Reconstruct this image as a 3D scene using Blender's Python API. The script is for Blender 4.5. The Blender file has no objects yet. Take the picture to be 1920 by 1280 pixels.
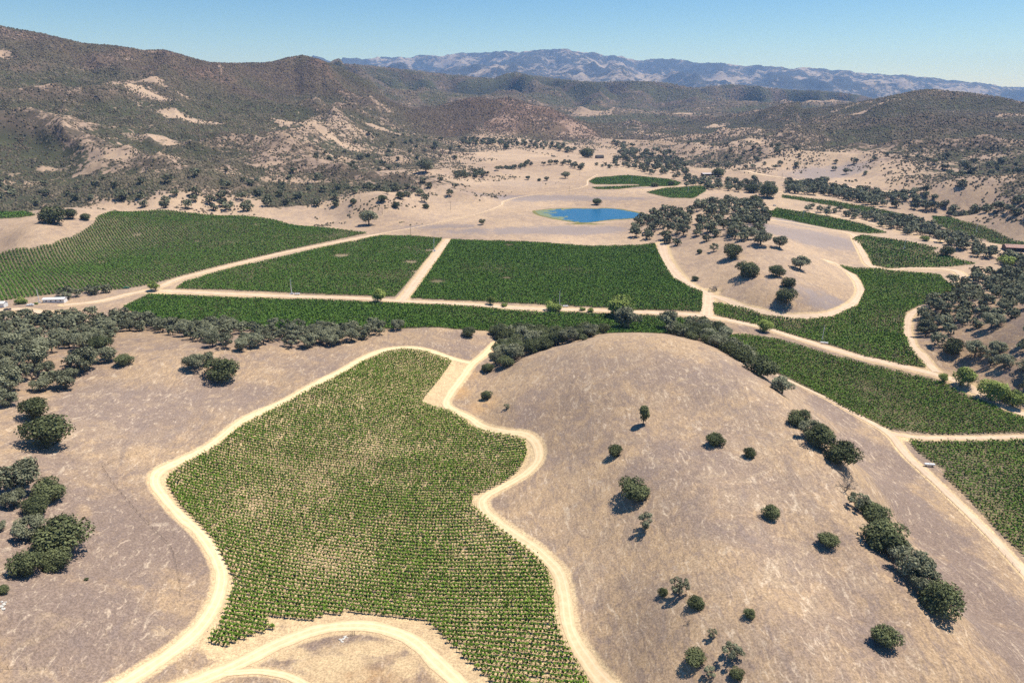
import bpy, math, random
import numpy as np
from mathutils import Vector
random.seed(7); RNG = np.random.default_rng(11)
SC = bpy.context.scene
# ---------------------------------------------------------------- camera
H = 150.0; PITCH = math.radians(20.0); FPX = 1280.0
cam = bpy.data.cameras.new('camera'); cam_o = bpy.data.objects.new('camera', cam)
SC.collection.objects.link(cam_o); SC.camera = cam_o
cam.lens = 24; cam.sensor_width = 36; cam.clip_start = 1; cam.clip_end = 60000
cam_o.location = (0, 0, H); cam_o.rotation_euler = (math.pi/2 - PITCH, 0, 0)
# ---------------------------------------------------------------- sun, sky, exposure
SUN_EL = math.radians(65); SUN_AZ = math.radians(67)      # azimuth from +Y towards +X
w = bpy.data.worlds.new('World'); SC.world = w; w.use_nodes = True
nt = w.node_tree; nt.nodes.clear()
sky = nt.nodes.new('ShaderNodeTexSky'); sky.sky_type = 'NISHITA'; sky.sun_disc = False
sky.sun_elevation = SUN_EL; sky.sun_rotation = SUN_AZ
sky.altitude = 300; sky.air_density = 1.0; sky.dust_density = 0.0; sky.ozone_density = 5.0
bg = nt.nodes.new('ShaderNodeBackground'); bg.inputs[1].default_value = 0.094
wo = nt.nodes.new('ShaderNodeOutputWorld')
hs = nt.nodes.new('ShaderNodeHueSaturation'); hs.inputs['Saturation'].default_value = 1.27
nt.links.new(sky.outputs[0], hs.inputs['Color']); nt.links.new(hs.outputs[0], bg.inputs[0]); nt.links.new(bg.outputs[0], wo.inputs[0])
sl = bpy.data.lights.new('sun', 'SUN'); sl.energy = 5.0; sl.angle = math.radians(0.5); sl.color = (1.0, 0.93, 0.83)
so = bpy.data.objects.new('sun', sl); SC.collection.objects.link(so)
sd = Vector((math.sin(SUN_AZ)*math.cos(SUN_EL), math.cos(SUN_AZ)*math.cos(SUN_EL), math.sin(SUN_EL)))
so.rotation_euler = sd.to_track_quat('Z', 'Y').to_euler(); so.location = (200, 200, 600)
SC.view_settings.view_transform = 'Standard'; SC.view_settings.look = 'None'
SC.view_settings.exposure = 0.30; SC.view_settings.gamma = 1.0
SC.cycles.use_denoising = False; SC.cycles.max_bounces = 5; SC.cycles.diffuse_bounces = 2; SC.cycles.glossy_bounces = 2
SC.cycles.transparent_max_bounces = 4; SC.cycles.volume_bounces = 1

# ---------------------------------------------------------------- helpers
def link(o): SC.collection.objects.link(o); return o
def tag(o, label=None, cat=None, group=None, kind=None):
    if label: o['label'] = label
    if cat: o['category'] = cat
    if group: o['group'] = group
    if kind: o['kind'] = kind
    return o
def empty(name, loc=(0, 0, 0), rz=0.0, s=1.0):
    o = bpy.data.objects.new(name, None); o.location = loc; o.rotation_euler = (0, 0, rz)
    o.scale = (s, s, s) if np.isscalar(s) else s
    o.empty_display_size = 1; return link(o)
def mesh_np(name, V, F, mat=None, smooth=False, attrs=None):
    """V (n,3), F (m,k) with a fixed k per mesh."""
    me = bpy.data.meshes.new(name); V = np.asarray(V, np.float32); F = np.asarray(F, np.int32)
    k = F.shape[1]; me.vertices.add(len(V)); me.vertices.foreach_set('co', V.ravel())
    me.loops.add(F.size); me.loops.foreach_set('vertex_index', F.ravel())
    me.polygons.add(len(F)); me.polygons.foreach_set('loop_start', np.arange(0, F.size, k, dtype=np.int32))
    me.polygons.foreach_set('loop_total', np.full(len(F), k, np.int32))
    if smooth: me.polygons.foreach_set('use_smooth', np.ones(len(F), bool))
    for an, av in (attrs or {}).items():
        at = me.attributes.new(an, 'FLOAT', 'POINT'); at.data.foreach_set('value', np.asarray(av, np.float32))
    me.update(calc_edges=True)
    if mat: me.materials.append(mat)
    return me
def obj(name, me, parent=None):
    o = bpy.data.objects.new(name, me); link(o)
    if parent: o.parent = parent
    return o
class MB:                                                  # small box / tube collector
    def __init__(s): s.v = []; s.f = []
    def box(s, c, d, rz=0.0, taper=1.0):
        n = len(s.v); ca, sa = math.cos(rz), math.sin(rz)
        for z in (-.5, .5):
            t = taper if z > 0 else 1.0
            for x, y in ((-.5, -.5), (.5, -.5), (.5, .5), (-.5, .5)):
                X, Y = x*d[0]*t, y*d[1]*t
                s.v.append((c[0]+X*ca-Y*sa, c[1]+X*sa+Y*ca, c[2]+z*d[2]))
        for q in ((3, 2, 1, 0), (4, 5, 6, 7), (0, 1, 5, 4), (1, 2, 6, 5), (2, 3, 7, 6), (3, 0, 4, 7)):
            s.f.append([n+i for i in q])
    def tube(s, p, q, r0, r1=None, k=6):
        r1 = r0 if r1 is None else r1
        p, q = Vector(p), Vector(q); d = (q-p).normalized()
        a = d.orthogonal().normalized(); b = d.cross(a); n = len(s.v)
        for c, r in ((p, r0), (q, r1)):
            for i in range(k):
                t = 2*math.pi*i/k; s.v.append(tuple(c + a*math.cos(t)*r + b*math.sin(t)*r))
        for i in range(k):
            j = (i+1) % k; s.f.append([n+i, n+j, n+k+j, n+k+i])
        s.f.append([n+i for i in range(k)][::-1]); s.f.append([n+k+i for i in range(k)])
    def poly(s, pts): n = len(s.v); s.v += [tuple(p) for p in pts]; s.f.append(list(range(n, n+len(pts))))
    def mesh(s, name, mat):
        me = bpy.data.meshes.new(name); me.from_pydata(s.v, [], s.f); me.materials.append(mat); me.update(); return me
    def build(s, name, mat, parent=None): return obj(name, s.mesh(name, mat), parent)

# ---------------------------------------------------------------- noise
_P = np.random.default_rng(5).integers(0, 1 << 30, 4096)
def _h(ix, iy, seed):
    a = _P[(ix + seed*131) & 4095]; return _P[(a + iy*57 + seed*17) & 4095]
def gnoise(x, y, seed=0):
    x = np.asarray(x, float); y = np.asarray(y, float)
    ix = np.floor(x).astype(np.int64); iy = np.floor(y).astype(np.int64); fx = x-ix; fy = y-iy
    def g(dx, dy):
        a = (_h(ix+dx, iy+dy, seed) & 1023)*(2*math.pi/1024)
        return np.cos(a)*(fx-dx) + np.sin(a)*(fy-dy)
    u = fx*fx*fx*(fx*(fx*6-15)+10); v = fy*fy*fy*(fy*(fy*6-15)+10)
    return (g(0, 0)*(1-u)*(1-v) + g(1, 0)*u*(1-v) + g(0, 1)*(1-u)*v + g(1, 1)*u*v)*1.5
def fbm(x, y, wl, octs=4, seed=0, gain=.5):
    s = 0; a = 1; t = 0
    for o in range(octs):
        s = s + a*gnoise(x/wl*2**o, y/wl*2**o, seed+o*3); t += a; a *= gain
    return s/t
def ridged(x, y, wl, octs=4, seed=0, gain=.5):
    s = 0; a = 1; t = 0; wgt = 1
    for o in range(octs):
        n = 1-np.abs(gnoise(x/wl*2**o, y/wl*2**o, seed+o*3))*1.6; n = np.clip(n, 0, 1)**2
        s = s + a*n*wgt; wgt = np.clip(n*1.4, 0, 1); t += a; a *= gain
    return s/t - .4

# ---------------------------------------------------------------- picture <-> place
CP, SP = math.cos(PITCH), math.sin(PITCH)
def ray(px, py):
    u = (px-960)/FPX; v = (640-py)/FPX
    x, y, z = u, CP+v*SP, -SP+v*CP
    hr = math.hypot(x, y); return math.atan2(x, y), z/hr      # azimuth, slope per horizontal metre
# control points: (px, py, 'z'|'d', value, roughness, brush cover)
CTL = []
def z_(px, py, z, ro=0., cov=0.): CTL.append((px, py, 'z', z, ro, cov))
def d_(px, py, d, ro=0., cov=0.): CTL.append((px, py, 'd', d, ro, cov))
def h_(az, r, z, ro=0., cov=0.): CTL.append((az, r, 'h', z, ro, cov))   # hidden or off frame: azimuth (deg), range, height
SKYL = []                                                       # control points whose outline must come out exactly
def crest(pts, ro, cov, step=14):
    for (x0, y0, d0), (x1, y1, d1) in zip(pts[:-1], pts[1:]):
        m = max(1, int(abs(x1-x0)/step))
        for i in range(m): t = i/m; SKYL.append(len(CTL)); d_(x0+(x1-x0)*t, y0+(y1-y0)*t, d0+(d1-d0)*t, ro, cov)
    SKYL.append(len(CTL)); d_(*pts[-1], ro, cov)
G = .12
# foreground bowl with the vineyard
for p in [(100,1270,20),(300,1270,13),(500,1270,10),(700,1270,12),(900,1270,11),(1120,1270,12),
          (400,1120,11),(600,1150,9),(800,1150,9),(1000,1150,12),(1060,1100,13),(420,1000,12),(600,1000,8),(800,1000,7),(960,1010,11),
          (310,920,14),(500,900,9),(700,900,7),(880,930,9),(1000,850,12),(450,800,13),(650,800,9),(850,780,8),(600,720,14),(750,700,9),(840,690,7),
          (800,650,11),(700,655,12),(905,665,5),(925,645,3)]: z_(*p, .03)
for p in [(0,1180,28),(150,1100,24),(0,1000,32),(150,950,26),(0,850,33),(180,830,26),(320,800,19),(0,740,32),(150,720,27),(300,720,23),(450,700,19),
          (0,670,32),(200,640,27),(330,640,25),(450,650,22),(560,640,18),(650,628,15),(760,616,13),(830,616,13),(890,630,7)]: z_(*p, G)
h_(-52,165,32,G); h_(-50,300,36,G); h_(-48,80,26,G); h_(0,60,14,G); h_(30,60,18,G); h_(-25,60,20,G); h_(50,60,20,G)
h_(0,25,15); h_(-40,25,20); h_(40,25,20); h_(55,100,14,G)
# the bare round hill
for p in [(930,700,9),(985,670,15),(1050,652,22),(1100,639,28),(1180,622,33),(1250,626,35),(1320,648,35),(1400,688,34),(1470,740,32.5),
          (1520,800,32),(1570,860,31.5),(1620,960,31.5),(1680,1050,30.5),(1740,1120,29.5),(1800,1190,28),(1870,1270,27),
          (920,760,12),(1000,760,18),(1100,720,28),(1200,720,34),(1300,750,34),(1400,800,34),(1080,850,20),(1200,850,29),(1320,900,33),(1450,900,33),
          (1100,970,18),(1250,1000,27),(1400,1020,33),(1520,1020,31),(1150,1120,18),(1300,1150,27),(1450,1150,32),(1600,1150,30),(1200,1270,18),(1350,1270,26),(1550,1270,31),(1700,1270,29)]: z_(*p, G)
# its far, right flank and the valley road
for p in [(1530,760,6),(1575,830,8),(1630,880,7),(1690,990,9),(1700,920,5),(1760,1070,10),(1780,1000,5),(1830,1150,11),(1850,1090,8),(1920,1180,12),(1490,716,3),(1550,747,2),(1666,813,1.5),(1740,890,1.5),(1860,1010,2),(1920,1075,2.5)]: z_(*p, .05)
h_(44,230,3); h_(50,160,9,G); h_(50,300,0)
# valley floor
for p in [(0,560,5),(100,570,5),(230,560,2),(280,535,2),(400,600,1),(450,560,1),(640,556,0),(760,562,0),(900,610,0),(900,572,0),(1050,612,0),(1100,580,0),(1300,588,0),(1330,560,0),
          (1250,608,0),(1450,640,0),(1550,660,0),(1500,700,0),(1740,698,0),(1620,760,0),(1800,760,0),(1900,790,0),(1900,900,0),(1920,820,0),(1700,620,0),(1700,540,0),(1750,515,1),(1640,560,0),
          (400,500,3),(550,480,2),(700,442,2),(700,500,0),(840,450,1),(1000,457,1),(1000,510,0),(1200,458,1),(1240,500,1),(1300,545,1),
          (1630,470,1),(1700,480,1),(1800,490,2),(1620,440,2),(1550,425,3),(1450,398,5),(1700,440,2),(1850,455,3),(1920,470,3),(1900,440,3),(1750,410,4),(1600,380,5),(1500,370,6),
          (690,410,4),(900,420,3),(800,400,4),(1000,420,3.2),(1250,390,4.5),(960,380,5),(1200,370,5),(1050,360,6.5),(900,350,8),(1150,345,7),(1200,340,7),(1300,350,7),(1330,340,8),(1100,320,9),(900,310,11),(1300,320,9),(1420,335,9),(1500,340,9),(1600,355,9),(1700,365,9),(1820,385,9)]: z_(*p)
for p in [(1000,399,3.6),(1110,392,3.6),(1213,404,3.6),(1110,415,3.6)]: z_(*p)
h_(45,420,2); h_(50,700,8); h_(-50,600,10,.1)
# left block and the pale ground above it
for p in [(20,475,7),(100,520,4),(130,447,12),(215,397,17),(300,420,10),(450,412,7),(600,430,3)]: z_(*p)
for p in [(0,455,12),(60,435,21),(0,415,22),(110,405,22),(160,390,22)]: z_(*p, .1, .1)
for p in [(230,382,18),(330,388,14),(440,390,11),(560,396,8),(650,396,7)]: z_(*p, .1, .12)
# knoll right of the flat blocks
for p in [(1255,470,3),(1270,520,2),(1325,545,1.5),(1380,568,1.5),(1470,588,1.5),(1560,584,1.5),(1605,550,1.5),(1590,510,2),(1560,490,3),(1450,560,8),(1540,540,7),(1390,520,10),(1480,500,13),(1530,478,10),
          (1320,480,9),(1400,460,19),(1350,430,18),(1280,430,12),(1450,432,18),(1220,430,7),(1490,462,17),(1200,410,5)]: z_(*p, .06)
for p in [(1350,385,12),(1430,395,9),(1290,385,8)]: z_(*p, .05)
# wooded slope at the right edge
for p in [(1740,660,3),(1710,600,1),(1770,560,4),(1800,520,5),(1880,505,9),(1920,540,18),(1840,560,16),(1920,620,22),(1830,620,12),(1900,690,12),(1830,690,4),(1920,740,4)]: z_(*p, .1, .1)
h_(42,480,30,.2,.3)
# left mountain
for p in [(250,350,905,.5,.75),(100,372,880,.4,.6),(0,382,860,.4,.65),(400,352,950,.5,.85),(550,362,930,.4,.7),(690,372,900,.2,.35),(760,372,920,.2,.3),(850,362,1000,.25,.3)]: d_(*p)
for p in [(0,330,1000,.7,.62),(150,320,1020,.7,.6),(300,310,1080,.7,.68),(450,320,1080,.7,.7),(600,335,1080,.6,.66),(720,345,1040,.4,.72),(820,340,1080,.35,.6),(860,322,1230,.2,.3),
          (0,260,1200,.8,.75),(150,250,1250,.8,.7),(300,250,1300,.8,.65),(450,250,1400,.8,.7),(600,280,1350,.8,.55),(700,290,1420,.7,.6),(800,290,1500,.6,.5),(760,250,1750,.6,.55),(860,275,1750,.3,.4),
          (0,180,1500,.8,.8),(150,180,1550,.8,.8),(300,190,1600,.8,.8),(450,190,1750,.8,.85),(600,200,1850,.8,.75),(740,215,2150,.7,.7),
          (0,100,1850,.8,.85),(150,120,1850,.8,.9),(300,130,1900,.8,.9),(450,150,2100,.7,.9),(580,140,2250,.7,.9)]: d_(*p)
crest([(-60,30,2100),(0,49,2100),(80,64,2080),(160,82,2050),(215,86,2050),(265,94,2080),(310,94,2100),(350,106,2150),(395,118,2250),(450,119,2350),(510,117,2400),(540,108,2400),(568,104,2400),(600,112,2430),(640,128,2500),(690,150,2600),(720,175,2600)], 0.35, 0.8)
for a, r, z in [(-37,3000,250),(-30,3000,180),(-25,3100,160),(-20,3200,150),(-50,2100,400),(-50,1200,150),(-44,900,30),(-55,3500,300),(-15,3050,150)]: h_(a, r, z, .5, .9)
# low ridges across the middle distance
crest([(640,119,3700),(700,124,3850),(760,131,4000),(820,138,4200),(870,143,4300),(925,148,4300),(945,140,4250),(965,136,4250),(1000,143,4250),(1060,150,4300),(1120,155,4400),(1180,152,4500),(1240,155,4500),(1300,165,4500),
          (1340,162,4500),(1370,159,4500),(1420,163,4550),(1480,169,4600),(1550,171,4700),(1610,178,4800),(1650,187,4900)], 0.35, 0.9)
for p in [(800,165,3500,.6,.9),(950,165,3700,.6,.95),(1100,180,3700,.6,.95),(1250,185,3700,.6,.9),(1400,185,3900,.6,.85),(1550,190,3900,.6,.7),(800,185,3000,.5,.9),(1100,205,3100,.5,.75),(1250,212,3200,.3,.75),(1270,213,3100,.1,.6),(1380,205,3200,.5,.85),(1500,200,3300,.5,.8),
          (1200,225,2700,.4,.75),(1300,230,2600,.5,.75),(1150,245,2400,.3,.6),(1240,250,2200,.4,.6),(1350,240,2200,.6,.7),(1180,265,1950,.1,.2),(1250,275,1800,.2,.4),(1200,290,1650,.05,.1)]: d_(*p)
# brown dome
crest([(830,215,2250),(870,195,2300),(905,186,2330),(935,184,2330),(980,190,2300),(1030,205,2280),(1080,222,2250),(1130,243,2200),(1160,262,2150)], 0.3, 0.75)
for p in [(900,230,2120,.4,.7),(1000,235,2080,.4,.65),(830,245,2080,.4,.65),(1080,255,2030,.3,.6),(880,262,1930,.1,.25),(960,268,1870,.05,.1),(1060,280,1800,.05,.1),(1120,290,1700,.05,.1),(950,290,1620,0,0),(1050,300,1480,0,0),(850,300,1500,.1,.15)]: d_(*p)
h_(-2,2800,40,.3,.8); h_(2,2800,35,.3,.7); h_(-6,2900,70,.4,.8)
# right hill
crest([(1500,206,2350),(1560,199,2300),(1610,192,2250),(1650,184,2200),(1690,176,2150),(1720,170,2120),(1750,168,2100),(1790,172,2100),(1850,178,2050),(1900,188,2030),(1960,200,2000)], 0.3, 0.8)
for p in [(1400,232,2250,.5,.75),(1450,218,2350,.5,.8),(1550,235,1900,.7,.8),(1650,220,1900,.6,.9),(1750,220,1750,.6,.9),(1850,230,1650,.6,.85),(1940,240,1600,.6,.85),(1300,262,1950,.6,.6),(1400,265,1700,.7,.65),(1500,270,1550,.7,.65),(1600,265,1500,.6,.75),(1750,270,1350,.6,.65),(1880,280,1250,.6,.75),
          (1290,290,1600,.3,.5),(1380,300,1450,.5,.55),(1480,295,1380,.4,.5),(1440,313,1330,.2,.15),(1560,312,1290,.2,.15),(1680,303,1230,.5,.6),(1600,335,1180,.1,.05),(1750,325,1080,.3,.35),(1850,320,1050,.4,.5),(1780,350,960,.1,.1),(1900,360,900,.3,.5),(1940,400,760,.2,.4)]: d_(*p)
for a, r, z in [(28,3000,60),(34,3000,60),(22,3100,40),(40,2000,120),(50,1800,100),(50,1100,60),(45,900,30),(38,4500,60),(50,3500,80)]: h_(a, r, z, .4, .85)
# plain in front of the far range, then the range
for a in (-50, -35, -20, -10, 0, 10, 20, 30, 40, 50): h_(a, 6000, 40 if a > -12 else 110, .3, .7); h_(a, 8200, 30, .3, .5)
for p in [(1660,190,9000),(1750,197,9000),(1900,205,9000)]: d_(*p, .3, .6)
crest([(560,124,14500),(620,112,14500),(700,109,14500),(760,107,14300),(800,105,14000),(860,101,14000),(900,98,14000),(950,97,14000),(1000,95,14000),(1045,92,14000),(1090,96,14000),(1130,102,14000),(1160,107,14000),(1190,112,14000),(1220,111,14000),(1260,111,13800),(1300,116,13600),
          (1350,119,13500),(1390,122,13500),(1440,124,13500),(1500,129,13500),(1545,128,13500),(1600,134,13500),(1640,140,13500),(1700,141,13500),(1750,146,13500),(1800,152,13500),(1860,158,13500),(1900,166,13500),(1960,170,13500)], 1.25, 0.6)
for p in [(800,125,11800),(950,125,11800),(1100,132,11500),(1250,138,11300),(1400,145,11200),(1550,155,11000),(1700,165,11000),(1850,178,10800),(650,120,11800),(900,140,10300),(1100,150,10200),(1400,163,10000),(1600,173,9900),(1800,187,9900)]: d_(*p, 2.6, .42)
for a in (-50, -30, -12, 0, 12, 24, 36, 50): h_(a, 16800, 200, 1.5, .5)
h_(-50, 13500, 300, 1.5, .5); h_(-35, 13500, 300, 1.5, .5); h_(-25, 14000, 300, 1.5, .5); h_(50, 13500, 250, 1.5, .5)

def to_polar(c):
    a, b, m, v = c[:4]
    if m == 'h': return math.radians(a), b, v
    az, s = ray(a, b)
    if m == 'd': v = v/math.cos(az); return az, v, H + s*v      # d is the distance straight ahead
    return az, (v-H)/s, v
PC = np.array([to_polar(c) for c in CTL]); CR = np.array([c[4] for c in CTL]); CC = np.array([c[5] for c in CTL])
KAZ = 1.0
def q_of(az, r): return np.stack([np.asarray(az)*KAZ, np.log(r)], -1)
QC = q_of(PC[:, 0], PC[:, 1])
def rough_at(az, r):                                           # smooth local average of control values
    Q = q_of(az, r).reshape(-1, 2); out = np.zeros((len(Q), 2))
    for i in range(0, len(Q), 40000):
        d2 = ((Q[i:i+40000, None, :]-QC[None])**2).sum(-1); wv = 1/(d2+2e-4)**2
        ws = wv.sum(1); out[i:i+40000, 0] = (wv@CR)/ws; out[i:i+40000, 1] = (wv@CC)/ws
    return out
def hill_noise(x, y, ro):
    lo = np.clip(ro, 0, 1); hi = np.clip((ro-1)/1.6, 0, 1)
    wx = x + 40*fbm(x, y, 260, 2, 40); wy = y + 40*fbm(x, y, 260, 2, 44)
    n = lo*(1-hi)*(ridged(wx, wy, 430, 4, 3, .55)*70 + ridged(wx, wy, 140, 3, 13, .5)*13 + fbm(x, y, 60, 3, 9)*6)
    wx = x + 500*fbm(x, y, 2600, 2, 50); wy = y + 500*fbm(x, y, 2600, 2, 54)
    n = n + hi*(ridged(wx, wy, 2600, 5, 21, .6)*300 + fbm(x, y, 300, 3, 29)*40)
    return n + (1-np.clip(ro*8, 0, 1))*fbm(x, y, 90, 2, 60)*.35
NA, NR = 760, 1250; AZ0, AZ1 = math.radians(-58), math.radians(58); L0, L1 = math.log(25.), math.log(17000.)
AZ = np.linspace(AZ0, AZ1, NA); LR = np.linspace(L0, L1, NR)
def eval_rbf():
    n = len(QC); c2 = .045**2
    xc = PC[:, 1]*np.sin(PC[:, 0]); yc = PC[:, 1]*np.cos(PC[:, 0])
    sk = np.zeros(n); sk[SKYL] = 1; val = (PC[:, 2]-sk*hill_noise(xc, yc, CR))/PC[:, 1]
    K = -np.sqrt(((QC[:, None]-QC[None])**2).sum(-1)+c2); P = np.c_[np.ones(n), QC]
    K[np.arange(n), np.arange(n)] -= 0.0008
    A = np.block([[K, P], [P.T, np.zeros((3, 3))]]); s = np.linalg.solve(A, np.r_[val, 0, 0, 0])
    # coarse evaluation, then smooth cubic-ish resampling by evaluating on half grid
    az = AZ[None, :].repeat(NR, 0); lr = LR[:, None].repeat(NA, 1)
    Q = np.stack([az*KAZ, lr], -1).reshape(-1, 2).astype(np.float32); QF = QC.astype(np.float32)
    out = np.empty(len(Q), np.float32); wv = s[:n].astype(np.float32)
    q2 = (QF**2).sum(1)
    for i in range(0, len(Q), 60000):
        q = Q[i:i+60000]; d2 = np.maximum((q[:, 0:1]-QF[None, :, 0])**2 + (q[:, 1:2]-QF[None, :, 1])**2, 0)
        out[i:i+60000] = -np.sqrt(d2+c2)@wv + s[n] + q@s[n+1:].astype(np.float32)
    return out.reshape(NR, NA), az, lr
T_, AZG, LRG = eval_rbf()
RG = np.exp(LRG); XG = RG*np.sin(AZG); YG = RG*np.cos(AZG)
# roughness and cover on a quarter grid, then bilinear
def up(a, sh):
    i = np.linspace(0, a.shape[0]-1, sh[0]); j = np.linspace(0, a.shape[1]-1, sh[1])
    i0 = np.clip(i.astype(int), 0, a.shape[0]-2); j0 = np.clip(j.astype(int), 0, a.shape[1]-2); fi = (i-i0)[:, None]; fj = (j-j0)[None]
    return (a[i0][:, j0]*(1-fi)*(1-fj)+a[i0+1][:, j0]*fi*(1-fj)+a[i0][:, j0+1]*(1-fi)*fj+a[i0+1][:, j0+1]*fi*fj)
ca = np.linspace(AZ0, AZ1, 190); cl = np.linspace(L0, L1, 310)
rc = rough_at(ca[None].repeat(310, 0).ravel(), np.exp(cl[:, None].repeat(190, 1)).ravel()).reshape(310, 190, 2)
ROUGH = up(rc[..., 0], (NR, NA)); COVER = up(rc[..., 1], (NR, NA))
HG = T_*RG + hill_noise(XG, YG, ROUGH)
def settle_ridge(pts, r0, r1, width, jag=0.):
    """raise or lower a ridge as a whole so that its outline keeps the surveyed profile"""
    global HG
    A = np.array([ray(a, b) for a, b in pts]); az = A[:, 0]; inside = (AZ >= az[0]) & (AZ <= az[-1]); want = np.interp(AZ, az, A[:, 1]) + jag*fbm(AZ*38, AZ*0, 1, 3, 61, .6); m = (RG > r0) & (RG < r1)
    for it in range(5):
        sl_ = np.where(m, (HG-H)/RG, -9); k = np.argmax(sl_, 0); rc = RG[k, np.arange(NA)]; e = (sl_.max(0)-want)*inside
        ker = np.hanning(5); ker /= ker.sum(); e = np.convolve(e, ker, 'same'); lrc = np.convolve(np.log(rc), np.ones(25)/25, 'same'); lrc[:13] = lrc[13]; lrc[-13:] = lrc[-14]
        HG = HG - e[None]*RG*np.exp(-((LRG-lrc[None])/width)**4)*m
settle_ridge([(640,109),(700,109),(760,107),(800,105),(860,101),(900,98),(950,97),(1000,95),(1045,92),(1090,96),(1130,102),(1160,107),(1190,112),(1220,111),(1260,111),(1300,116),(1350,119),(1390,122),(1440,124),(1500,129),(1545,128),(1600,134),(1640,140),(1700,141),(1750,146),(1800,152),(1860,158),(1900,166),(1960,170),(2000,173)], 9300, 16900, .25, .0042)
settle_ridge([(640,119),(700,124),(760,131),(820,138),(870,143),(925,148),(945,140),(965,136),(1000,143),(1060,150),(1120,155),(1180,152),(1240,155),(1300,165),(1340,162),(1370,159),(1420,163),(1480,169),(1550,171),(1610,178),(1650,187),(1720,198),(1850,202),(2040,208)], 3100, 6300, .22)
for _ in range(2): settle_ridge([(1640,188),(1720,198),(1850,202),(2040,208)], 5000, 7400, .3)
settle_ridge([(-60,30),(0,49),(80,64),(160,82),(215,86),(265,94),(310,94),(350,106),(395,118),(450,119),(510,117),(540,108),(568,104),(600,112),(640,128),(690,150)], 1300, 3050, .2)
settle_ridge([(1500,206),(1560,199),(1610,192),(1650,184),(1690,176),(1720,170),(1750,168),(1790,172),(1850,178),(1900,188),(1960,200),(2040,215)], 1300, 3050, .2)
def height(x, y, grid=None):
    g = HG if grid is None else grid
    x = np.asarray(x, float); y = np.asarray(y, float)
    i = (np.log(np.hypot(x, y))-L0)/(L1-L0)*(NR-1); j = (np.arctan2(x, y)-AZ0)/(AZ1-AZ0)*(NA-1)
    i = np.clip(i, 0, NR-1.001); j = np.clip(j, 0, NA-1.001); i0 = i.astype(int); j0 = j.astype(int); fi = i-i0; fj = j-j0
    return g[i0, j0]*(1-fi)*(1-fj)+g[i0+1, j0]*fi*(1-fj)+g[i0, j0+1]*(1-fi)*fj+g[i0+1, j0+1]*fi*fj
def hit(px, py):
    """the place on the ground that shows at this pixel of the photograph"""
    az, s = ray(px, py); rr = np.exp(np.linspace(math.log(60), L1, 6000)); x = rr*math.sin(az); y = rr*math.cos(az)
    f = height(x, y)-(H+s*rr); k = np.argmax(f > 0)
    if f[k] <= 0: k = len(rr)-1
    if k > 0 and f[k] > 0:
        t = f[k-1]/(f[k-1]-f[k]); r = rr[k-1]+(rr[k]-rr[k-1])*t
    else: r = rr[k]
    return r*math.sin(az), r*math.cos(az)
def hits(pts): return np.array([hit(*p) for p in pts])
def project(x, y, z):
    dx, dy, dz = x, y, z-H
    dep = dy*CP - dz*SP; upv = dy*SP + dz*CP
    return 960+FPX*dx/dep, 640-FPX*upv/dep, dep
# ================================================================ materials
def mat(name, col=(.5, .5, .5), rough=.8, metal=0.0, spec=.3):
    m = bpy.data.materials.new(name); m.use_nodes = True; b = m.node_tree.nodes['Principled BSDF']
    b.inputs['Base Color'].default_value = (*col, 1); b.inputs['Roughness'].default_value = rough
    b.inputs['Metallic'].default_value = metal; b.inputs['Specular IOR Level'].default_value = spec
    return m
class NT:
    def __init__(s, m): s.t = m.node_tree; s.b = s.t.nodes['Principled BSDF']; s.co = s.t.nodes.new('ShaderNodeNewGeometry').outputs['Position']
    def n(s, k): return s.t.nodes.new(k)
    def l(s, a, b): s.t.links.new(a, b)
    def noise(s, scale, det=4, rough=.5, vec=None, dist=0.0):
        n = s.n('ShaderNodeTexNoise'); n.inputs['Scale'].default_value = scale; n.inputs['Detail'].default_value = det
        n.inputs['Roughness'].default_value = rough; n.inputs['Distortion'].default_value = dist; s.l(vec or s.co, n.inputs['Vector']); return n.outputs[0]
    def ramp(s, f, a, b, lo=0., hi=1.):
        n = s.n('ShaderNodeMapRange'); n.interpolation_type = 'SMOOTHSTEP'; s.l(f, n.inputs[0])
        for i, v in enumerate((a, b, lo, hi)): n.inputs[i+1].default_value = v
        return n.outputs[0]
    def math(s, op, a, b=None, c=None):
        n = s.n('ShaderNodeMath'); n.operation = op
        for i, v in enumerate((a, b, c)):
            if v is None: continue
            if isinstance(v, (int, float)): n.inputs[i].default_value = v
            else: s.l(v, n.inputs[i])
        return n.outputs[0]
    def mix(s, f, a, b, mode='MIX'):
        n = s.n('ShaderNodeMix'); n.data_type = 'RGBA'; n.blend_type = mode
        for i, v in ((0, f), (6, a), (7, b)):
            if isinstance(v, (int, float)): n.inputs[i].default_value = v
            elif isinstance(v, tuple): n.inputs[i].default_value = (*v, 1)
            else: s.l(v, n.inputs[i])
        return n.outputs[2]
    def attr(s, name):
        n = s.n('ShaderNodeAttribute'); n.attribute_name = name; return n.outputs['Fac']
    def scalev(s, v, sc):
        n = s.n('ShaderNodeVectorMath'); n.operation = 'MULTIPLY'; s.l(v, n.inputs[0]); n.inputs[1].default_value = sc; return n.outputs[0]
    def bump(s, h, strength=.5, dist=.3):
        n = s.n('ShaderNodeBump'); n.inputs['Strength'].default_value = strength; n.inputs['Distance'].default_value = dist
        s.l(h, n.inputs['Height']); s.l(n.outputs[0], s.b.inputs['Normal'])
def leaf_mat(name, dark, light, vary=.35, trans=.12):
    m = mat(name, dark, .75, spec=.15); k = NT(m)
    oi = k.n('ShaderNodeObjectInfo'); t = k.attr('tint')
    f = k.math('ADD', t, k.math('MULTIPLY', k.math('SUBTRACT', oi.outputs['Random'], .5), vary))
    c = k.mix(f, dark, light); k.t.nodes[-1].clamp_factor = True
    k.l(c, k.b.inputs['Base Color'])
    return m
M = {}
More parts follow.
